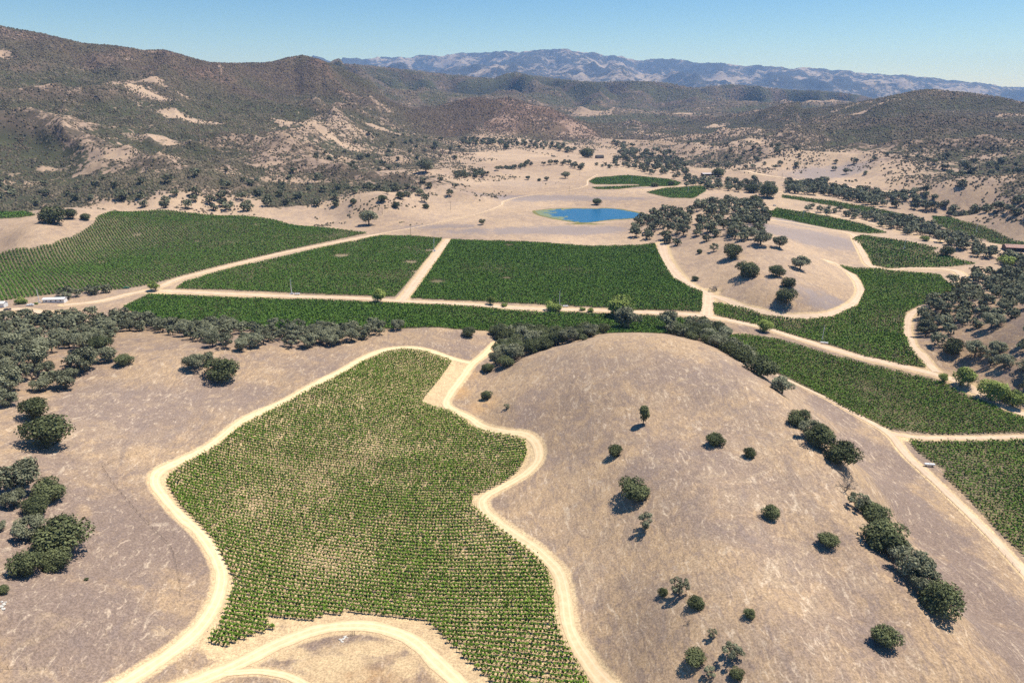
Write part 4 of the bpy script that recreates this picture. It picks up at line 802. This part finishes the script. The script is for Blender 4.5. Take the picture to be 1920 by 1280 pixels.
def build_row(a, b, d, K, spread, h, size, m, label, group, rng, vigf, step, detail=True):
    x, y = vines_along(a, b, step, rng); z = height(x, y); vig = vigf(x, y); vig = np.where(rng.random(len(x)) < .03, 0.05, vig)
    o0 = np.array([a[0], a[1], float(height(*a))]); e = empty('vine_row', tuple(o0)); tag(e, label, 'vine row', group)
    V, F, T = vine_leaves(x, y, z, d, K, spread, h[0], h[1], size, rng, vig)
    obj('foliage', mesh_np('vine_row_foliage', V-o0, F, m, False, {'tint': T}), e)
    if detail:
        # stems: one thin upright per vine, and the trellis wire, thickened to draw the row's base shade
        n = len(x); w_ = .035; s = np.array([[-w_, -w_, 0], [w_, -w_, 0], [0, w_, 0]]); lo = np.stack([x, y, z-.05], -1)[:, None]+s[None]; hi = np.stack([x, y, z+.75], -1)[:, None]+s[None]*.8
        VV = np.concatenate([lo, hi], 1).reshape(-1, 3); b6 = (np.arange(n)*6)[:, None, None]; q = np.array([[0, 1, 4, 3], [1, 2, 5, 4], [2, 0, 3, 5]])[None]
        obj('stems', mesh_np('vine_row_stems', VV-o0, (b6+q).reshape(-1, 4), M['stake']), e)['kind'] = 'stuff'
        c = np.stack([x, y, z+.4], -1); n3 = np.array([-d[1], d[0], 0])*.05; up3 = np.array([0, 0, .05])
        R = np.stack([c-n3-up3, c+n3-up3, c+up3], 1).reshape(-1, 3); J = np.arange(n*3).reshape(n, 3); FF = np.concatenate([np.stack([J[:-1, i], J[:-1, (i+1) % 3], J[1:, (i+1) % 3], J[1:, i]], -1) for i in range(3)])
        obj('trellis_wire_shade', mesh_np('vine_row_wire_shade', R-o0, FF, M['wire_shade']), e)
        for q_ in (a, b):
            p = obj('end_post', post_me, e); p.location = (q_[0]-o0[0], q_[1]-o0[1], float(height(*q_))-o0[2])
    return e
rng = np.random.default_rng(3)
NROWS = 0
# hillside vineyard in front: every row is a thing
dF = row_dir((640,1149), (806,1166)); PF = PW['F']; rowsF = rows_in(PF, dF, 1.72)
hot = [(np.array(hit(838,792)), 16), (np.array(hit(780,1050)), 11), (np.array(hit(1000,1120)), 9), (np.array(hit(700,690)), 12), (np.array(hit(970,850)), 8), (np.array(hit(460,1130)), 9)]
cold = [(np.array(hit(620,1050)), 11), (np.array(hit(560,900)), 14), (np.array(hit(470,960)), 9), (np.array(hit(700,850)), 10), (np.array(hit(880,1000)), 6)]
def vigF(x, y):
    v = .84+.36*fbm(x, y, 16, 3, 200)+.15*fbm(x, y, 4, 2, 207)
    for c, r in hot: v = v+.38*np.exp(-((x-c[0])**2+(y-c[1])**2)/r**2)
    for c, r in cold: v = v-.36*np.exp(-((x-c[0])**2+(y-c[1])**2)/(1.4*r)**2)
    return np.clip(v, .15, 1.15)
def labF(a, b):
    c = (a+b)/2; px, py, _ = project(c[0], c[1], float(height(*c)))
    if py > 1158 and px < 560: return 'short green vine row in the pointed tongue of the hillside vineyard'
    if py < 765: return 'green vine row in the narrow top of the hillside vineyard beside the sandy clearing'
    if py < 900: return 'green vine row in the upper hillside vineyard, above where the track pinches in'
    if py < 1040: return 'long green vine row across the middle of the hillside vineyard between two track bends'
    if py < 1165: return 'green vine row in the lower hillside vineyard just above the bottom track'
    return 'green vine row in the lowest strip of the hillside vineyard, between two tracks'
for a, b in rowsF:
    if max(project(*a, float(height(*a)))[1], project(*b, float(height(*b)))[1]) > 1330 and min(project(*a, float(height(*a)))[1], project(*b, float(height(*b)))[1]) > 1300: continue
    r = np.hypot(*((a+b)/2)); det = r < 260
    build_row(a, b, dF, 32 if r < 200 else 24, (.46, .21), (.40, 1.75), .52 if r < 200 else .58, M['vine'], labF(a, b), 'vine rows of the hillside vineyard', rng, vigF, 1.15, det); NROWS += 1
def vig_valley(seed, base):
    return lambda x, y: np.clip(base+.35*fbm(x, y, 30, 3, seed)+.3*fbm(x, y, 7, 2, seed+5)-.5*np.clip(fbm(x, y, 70, 3, seed+9)-.12, 0, 1)*2, .12, 1.15)
BLK = { # row direction from two picture points, spacing, base vigour, label, rows as things
 'B7': ((1760,860), (1900,872), 2.1, .86, 'dark green vine row of the lower right block beside the long dirt road', 'vine rows of the lower right block'),
 'B6': ((1545,700), (1750,766), 2.1, .84, 'dark green vine row of the long block between two roads right of the bare hill', 'vine rows of the long right block'),
 'B5': ((1560,615), (1690,622), 2.2, .88, 'green vineyard block wrapped round the foot of the oak knoll', None),
 'B1': ((20,487), (64,554), 2.7, 1.0, 'large left vineyard block of fine lines rising to a pale corner', None),
 'B2': ((400,530), (700,540), 2.2, .80, 'wedge shaped vineyard block between the diagonal road and the straight lane', None),
 'B3': ((900,500), (1200,505), 2.2, 1.0, 'large dense green rectangular vineyard block in the middle of the valley', None),
 'B4': ((400,570), (900,592), 2.2, .9, 'long strip of vineyard below the valley road and behind the ridge wood', None),
 'B8': ((1640,470), (1720,480), 2.4, .85, 'small pointed vineyard block beyond the knoll with a white post in it', None),
 'B9': ((1480,402), (1600,428), 2.6, 1.0, 'narrow bright green vineyard strip along the far road', None),
 'B10': ((1500,373), (1640,398), 2.6, 1.0, 'narrow vineyard strip hidden between the creek trees', None),
 'B11': ((1780,420), (1900,452), 2.6, 1.0, 'green vineyard strip at the right edge beyond the creek trees', None),
 'B12': ((1120,340), (1260,342), 2.8, 1.05, 'far leaf shaped green vineyard block above the pond', None),
 'B13': ((1120,353), (1190,351), 2.8, 1.05, 'thin green vineyard sliver below the far leaf shaped block', None),
 'B15': ((0,402), (50,403), 2.6, .8, 'small low green patch at the left edge above the pale ground', None),
 'B14': ((1230,361), (1310,358), 2.8, 1.05, 'small far vineyard block right of the pond below a pale track', None),
}
# bald gaps that show pale ground inside the valley blocks
GAPS = [(hit(258,441), 5), (hit(190,493), 5), (hit(370,453), 3.5), (hit(480,422), 4), (hit(770,492), 7), (hit(782,510), 6), (hit(805,470), 6), (hit(640,480), 9), (hit(950,522), 6), (hit(820,528), 9), (hit(955,460), 6), (hit(1745,870), 3)]
for key, (p, q, sp, base, lab, grp) in BLK.items():
    d = row_dir(p, q); P = PW[key]; rows = rows_in(P, d, sp); vf0 = vig_valley(300+len(key)*7+ord(key[-1]), base); far = np.hypot(*P.mean(0))
    def vf(x, y, vf0=vf0):
        v = vf0(x, y)
        for c, r in GAPS: v = v*(1-.95*np.exp(-(((x-c[0])/r)**2+((y-c[1])/(r*.9))**2)**2))
        return v
    if grp:
        for a, b in rows:
            if min(project(*((a*(1-t)+b*t)), 0)[0] for t in (0, .5, 1)) > 1960: continue
            build_row(a, b, d, 18, (.52, .46), (.30, 1.6), .74, M['vine_mid'], lab, grp, rng, vf, 1.35, False); NROWS += 1
        continue
    xs, ys = [], []
    step = 1.5 if far < 700 else 2.2
    for a, b in rows:
        x, y = vines_along(a, b, step, rng); xs.append(x); ys.append(y)
    x = np.concatenate(xs); y = np.concatenate(ys); vg = vf(x, y); k_ = vg > .16; x, y, vg = x[k_], y[k_], vg[k_]
    K = 15 if far < 760 else 6; wide = (.6, .50) if key == 'B1' else (.6, .55 if base < .9 else .66); s_lf = 1.0 if key == 'B1' else (.92 if far < 760 else 1.4)
    V, F, T = vine_leaves(x, y, height(x, y), d, K, wide, .3, 1.5, s_lf, rng, vg)
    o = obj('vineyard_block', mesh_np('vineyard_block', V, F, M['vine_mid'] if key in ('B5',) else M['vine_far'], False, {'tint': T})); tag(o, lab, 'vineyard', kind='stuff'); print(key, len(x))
print('ROWS', NROWS)

# ================================================================ wind machines, tanks, poles, fences
def ground_at(px, py): x, y = hit(px, py); return x, y, float(height(x, y))
def wind_machine(px, py, hpx, label, rz):
    x, y, z = ground_at(px, py); dep = project(x, y, z)[2]; hgt = min(12.5, max(9.5, hpx*dep/FPX/CP))
    e = empty('wind_machine', (x, y, z), rz, hgt/10.7); tag(e, label, 'wind machine', 'wind machines standing in the vineyards')
    b = MB(); b.tube((0, 0, -.3), (0, 0, 10.4), .28, .17, 10); b.build('tower', M['white'], e)
    b = MB(); b.box((0, 0, 10.55), (.9, .34, .34)); b.build('gearbox', M['steel'], e)
    for sgn in (1, -1):
        b = MB(); b.box((.5, 0, 10.55+sgn*1.35), (.07, .32, 2.5), taper=.6 if sgn > 0 else 1.0); b.build('fan_blade', M['white'], e)
    b = MB(); b.box((.2, -.9, .55), (1.7, 1.0, 1.1)); b.box((.2, -.9, 1.14), (1.2, .7, .1)); b.build('engine_box', M['steel'], e)
    b = MB(); b.box((0, -.3, .02), (3.2, 3.0, .14)); b.build('concrete_pad', M['tin'], e)
def tank(px, py, label, rz, L=3.6):
    x, y, z = ground_at(px, py); e = empty('propane_tank', (x, y, z), rz); tag(e, label, 'tank', 'white fuel tanks beside the fields')
    b = MB(); b.tube((-L/2, 0, 1.0), (L/2, 0, 1.0), .55, .55, 14); b.tube((-L/2, 0, 1.0), (-L/2-.3, 0, 1.0), .55, .22, 14); b.tube((L/2, 0, 1.0), (L/2+.3, 0, 1.0), .55, .22, 14); b.build('tank_body', M['white'], e)
    for sx in (-1, 1): b = MB(); b.box((sx*L*.32, 0, .25), (.25, .8, .55)); b.build('leg', M['dark'], e)
    b = MB(); b.tube((0, 0, 1.5), (0, 0, 1.75), .16, .16, 8); b.build('valve_cover', M['steel'], e)
for a in [(547,551,26,'white wind machine by the valley road in the wedge shaped block',.3), (814,471,20,'white wind machine beside the straight lane between the middle blocks',1.2), (1049,572,25,'white wind machine behind the low wide bush on the valley road',.1),
          (1541,641,20,'white wind machine on a pale pad beside the curved block',.9), (1695,466,15,'white wind machine in the small pointed block beyond the knoll',.4), (1505,410,11,'small white wind machine in the narrow bright strip',.2), (1290,362,10,'small far wind machine right of the pond',.7),
          (1184,342,9,'tiny far wind machine in the leaf shaped block',.0), (1830,435,11,'white wind machine in the strip at the right edge',.6), (74,567,20,'slim wind machine behind the trailer at the left edge',.5)]: wind_machine(*a)
for a in [(557.5,553,'white tank beside the wind machine of the wedge shaped block',.1), (1545,645,'long white tank on the pad beside the curved block',-.35,4.2), (1742,874,'white tank beside the long dirt road at the lower right block',-.15,3.8), (1060,576,'white tank beside the low wide bush on the valley road',0.)]: tank(*a)
def pole(px, py, label):
    x, y, z = ground_at(px, py); e = empty('utility_pole', (x, y, z), random.uniform(-.4, .4)); tag(e, label, 'utility pole', 'utility poles crossing the dry valley')
    b = MB(); b.tube((0, 0, -.3), (0, 0, 11), .2, .13, 7); b.build('pole', M['creosote'], e); b = MB(); b.box((0, 0, 10.3), (2.4, .14, .16)); b.build('crossarm', M['creosote'], e)
for a in [(845,394,'utility pole on the dry field above the middle block'), (717,402,'utility pole beside the lone spreading oak'), (1067,363,'utility pole above the pond on the dry ground'), (1087,330,'utility pole beyond the pond left of the far vineyard'), (1466,336,'utility pole at the foot of the right hill'), (1551,346,'utility pole near the dirt road under the right hill'), (770,440,'utility pole at the top edge of the wedge shaped block')]: pole(*a)
def fence(path, label, post_sp=3.2, hgt=1.15):
    P = smooth_path(hits(path), .5); L = np.r_[0, np.cumsum(np.hypot(*np.diff(P, axis=0).T))]; n = int(L[-1]/post_sp); pts = [np.array([np.interp(i*post_sp, L, P[:, 0]), np.interp(i*post_sp, L, P[:, 1])]) for i in range(n+1)]
    o0 = np.array([*pts[0], float(height(*pts[0]))]); e = empty('wire_fence', tuple(o0)); tag(e, label, 'fence'); b = MB(); b.tube((0, 0, -.3), (0, 0, hgt), .045, .04, 5); pm = b.mesh('fence_post', M['stake'])
    zs = [float(height(*p)) for p in pts]
    for p, z in list(zip(pts, zs))[:95]: q = obj('fence_post', pm, e); q.location = (p[0]-o0[0], p[1]-o0[1], z-o0[2])
    for hz_ in (.45, .8, 1.1):
        b = MB()
        for i in range(len(pts)-1): b.tube((pts[i][0]-o0[0], pts[i][1]-o0[1], zs[i]+hz_-o0[2]), (pts[i+1][0]-o0[0], pts[i+1][1]-o0[1], zs[i+1]+hz_-o0[2]), .014, .014, 3)
        b.build('wire', M['stake'], e)
fence([(192,876),(215,910),(240,940),(268,972),(300,1005),(322,1030),(333,1070),(340,1105),(338,1120)], 'old wire fence dropping down the dry slope left of the pale track')
fence([(192,876),(220,862),(260,850)], 'short upper stretch of wire fence on the left slope'); fence([(-20,1254),(60,1255),(118,1256),(140,1256)], 'straight wire fence near the bottom left corner')
fence([(1697,860),(1740,900),(1790,950),(1850,1008),(1915,1077)], 'wire fence on the hill side of the long dirt road at the right', 4.0)
# rocks and stakes by the bottom track
def boulder(px, py, s, label, group):
    x, y, z = ground_at(px, py); r = np.random.default_rng(int(px*7+py)); bm_v = unit(40, r)*r.uniform(.75, 1.1, 40)[:, None]*np.array([1, .8, .6])*s
    import bmesh; bm = bmesh.new()
    for v in bm_v: bm.verts.new(v)
    res = bmesh.ops.convex_hull(bm, input=bm.verts); bmesh.ops.delete(bm, geom=list(set(e for e in res['geom_interior'] if isinstance(e, bmesh.types.BMVert))), context='VERTS') if res['geom_interior'] else None
    me = bpy.data.meshes.new('boulder'); bm.to_mesh(me); bm.free(); me.materials.append(M['rock']); o = obj('boulder', me); o.location = (x, y, z+s*.2); tag(o, label, 'rock', group)
for i, (a, b) in enumerate([(640,1201),(643,1198),(646,1194),(649,1192),(642,1203),(638,1199),(651,1195),(645,1197)]): boulder(a, b, .28+.12*(i % 3), 'white rock in the little heap beside the bottom track', 'white rocks by the bottom track')
for i, (a, b) in enumerate([(3,1128),(7,1133),(2,1138),(10,1129),(6,1142)]): boulder(a, b, .4+.15*(i % 3), 'pale rock in the small outcrop at the left edge', 'pale rocks at the left edge')
for a, b in [(657,1191),(660,1192),(662,1191),(665,1190)]:
    x, y, z = ground_at(a, b); m_ = MB(); m_.tube((0, 0, -.2), (0, 0, 1.5), .06, .05, 6); m_.box((0, 0, 1.5), (.1, .1, .05)); o = m_.build('metal_stake', M['dark']); o.location = (x, y, z); tag(o, 'thin dark stake in the small bunch beside the white rocks', 'stake', 'stakes by the bottom track')

# ================================================================ buildings
def shed(px, py, L, W, hw, hr, rz, wallm, roofm, name, label, cat, wins=0, open_front=False):
    x, y, z = ground_at(px, py); zz = min(float(height(x+a, y+b)) for a in (-L/2, L/2) for b in (-W/2, W/2)); e = empty(name, (x, y, z), rz); tag(e, label, cat)
    b = MB(); d = z-zz+.3
    if open_front:
        b.box((0, W/2-.1, (hw-d)/2), (L, .2, hw+d)); b.box((-L/2+.1, 0, (hw-d)/2), (.2, W-.45, hw+d)); b.box((L/2-.1, 0, (hw-d)/2), (.2, W-.45, hw+d)); b.build('wall', wallm, e)
        n = max(2, int(L//4))
        for i in range(1, n):
            q = MB(); q.tube((-L/2+L*i/n, -W/2+.15, -d), (-L/2+L*i/n, -W/2+.15, hw), .14, .12, 6); q.build('post', M['creosote'], e)
    else:
        b.box((0, 0, (hw-d)/2), (L, W, hw+d)); b.build('wall', wallm, e)
    r = MB(); o_ = .45; t = .12
    for s in (-1, 1):
        y0, y1 = s*(W/2+o_), 0; z0, z1 = hw-hr*o_/(W/2), hw+hr
        P = [(-L/2-o_, y0, z0), (L/2+o_, y0, z0), (L/2+o_, y1, z1), (-L/2-o_, y1, z1)]
        r.poly(P if s < 0 else P[::-1]); Q = [(p[0], p[1], p[2]+t) for p in P]; r.poly(Q if s < 0 else Q[::-1]); r.poly([P[0], P[1], Q[1], Q[0]])
        r.poly([P[1], P[2], Q[2], Q[1]]); r.poly([P[3], P[0], Q[0], Q[3]])
    r.build('roof', roofm, e)
    gb = MB()
    for s in (-1, 1): gb.poly([(s*(L/2-.02), -W/2, hw), (s*(L/2-.02), W/2, hw), (s*(L/2-.02), 0, hw+hr)])
    gb.build('gable', wallm, e)
    for i in range(wins):
        wx = -L/2+L*(i+.7)/(wins+.4); fr = MB(); fr.box((wx, -W/2-.03, hw*.55), (1.25, .08, 1.0)); f = fr.build('window', M['steel'], e); g_ = MB(); g_.box((wx, -W/2-.08, hw*.55), (1.0, .04, .8)); g_.build('pane', M['glass'], f)
    return e
shed(104,566,14.5,5.0,2.8,.6,.12,M['white'],M['white'],'trailer_house','long white trailer house with small dark windows below the row of oaks','house',4)
shed(1124,297,17,12,4,3.4,.2,M['creosote'],M['roofdark'],'barn','dark roofed barn alone in the upper dry field','barn',2)
shed(1905,470,22,11,4,2.2,-.25,M['creosote'],M['rust'],'barn','long barn with a rusty and pale roof at the right edge','barn',0,True)
shed(1333,329,34,12,3.4,1.2,.1,M['creosote'],M['tin'],'farm_shed','long pale roofed farm shed behind the creek trees','shed',0,True)
shed(1312,338,14,9,3,1.2,.3,M['white'],M['rust'],'farm_shed','smaller pink roofed farm shed in front of the long one','shed',1)
shed(2,575,7,5,3.2,.8,.1,M['white'],M['white'],'farm_shed','small white shed cut by the left edge','shed',1)
def car(px, py, rz, label, body, kind='car'):
    x, y, z = ground_at(px, py); e = empty('parked_'+kind, (x, y, z+.02), rz); tag(e, label, kind, None)
    b = MB(); b.box((0, 0, .62), (4.6, 1.8, .62)); b.box((.1, 0, .96), (4.3, 1.7, .08)); b.build('body', body, e); c = MB(); c.box((-.5 if kind == 'car' else .6, 0, 1.25), (2.4 if kind == 'car' else 1.5, 1.6, .55), taper=.8); cb = c.build('cabin', body, e)
    g_ = MB(); g_.box((-.5 if kind == 'car' else .6, 0, 1.22), (2.46 if kind == 'car' else 1.56, 1.5, .36), taper=.82); g_.build('window', M['glass'], cb)
    for sx in (-1, 1):
        for sy in (-1, 1): t = MB(); t.tube((sx*1.45, sy*.74, .36), (sx*1.45, sy*.95, .36), .36, .36, 12); wl = t.build('wheel', M['dark'], e); r_ = MB(); r_.tube((sx*1.45, sy*.95, .36), (sx*1.45, sy*.965, .36), .2, .2, 8); r_.build('rim', M['steel'], wl)
    for sy in (-1, 1): t = MB(); t.box((2.31, sy*.6, .68), (.04, .3, .14)); t.build('headlight', M['glass'], e)
RED = mat('red_car_paint', (.32, .05, .04), .35, spec=.5); SIL = mat('silver_car_paint', (.5, .52, .54), .3, .4)
car(57,573,.2,'white pickup parked in the yard left of the trailer',M['white'],'pickup'); car(14,582,.9,'dark car parked at the left edge of the yard',M['dark']); car(11,594,1.2,'white car half hidden by trees at the left edge',M['white'])
car(1452,386,.3,'silver car parked by the far creek crossing',SIL); car(1896,484,.1,'pale car parked in front of the long barn',SIL); car(237,541,.3,'green utility cart by the road corner of the left block',mat('green_machine_paint', (.05, .16, .09), .4))

# ================================================================ haze
hz_m = bpy.data.materials.new('valley_haze'); hz_m.use_nodes = True; t = hz_m.node_tree; t.nodes.clear()
vo = t.nodes.new('ShaderNodeVolumePrincipled'); vo.inputs['Color'].default_value = (.27, .50, 1.0, 1); vo.inputs['Density'].default_value = 5.2e-5; vo.inputs['Anisotropy'].default_value = .1
vo.inputs['Absorption Color'].default_value = (.5, .6, 1, 1) if 'Absorption Color' in vo.inputs else (0, 0, 0, 1)
ou = t.nodes.new('ShaderNodeOutputMaterial'); t.links.new(vo.outputs[0], ou.inputs['Volume'])
zlo, zhi = float(HG.min())-1.5, max(float(HG.max())+6, H+10)
hb_ = MB(); hb_.box((0, 8400, (zlo+zhi)/2), (30500, 17800, zhi-zlo)); o = hb_.build('haze', hz_m); tag(o, 'thin blue summer haze over the valley and mountains', kind='stuff')
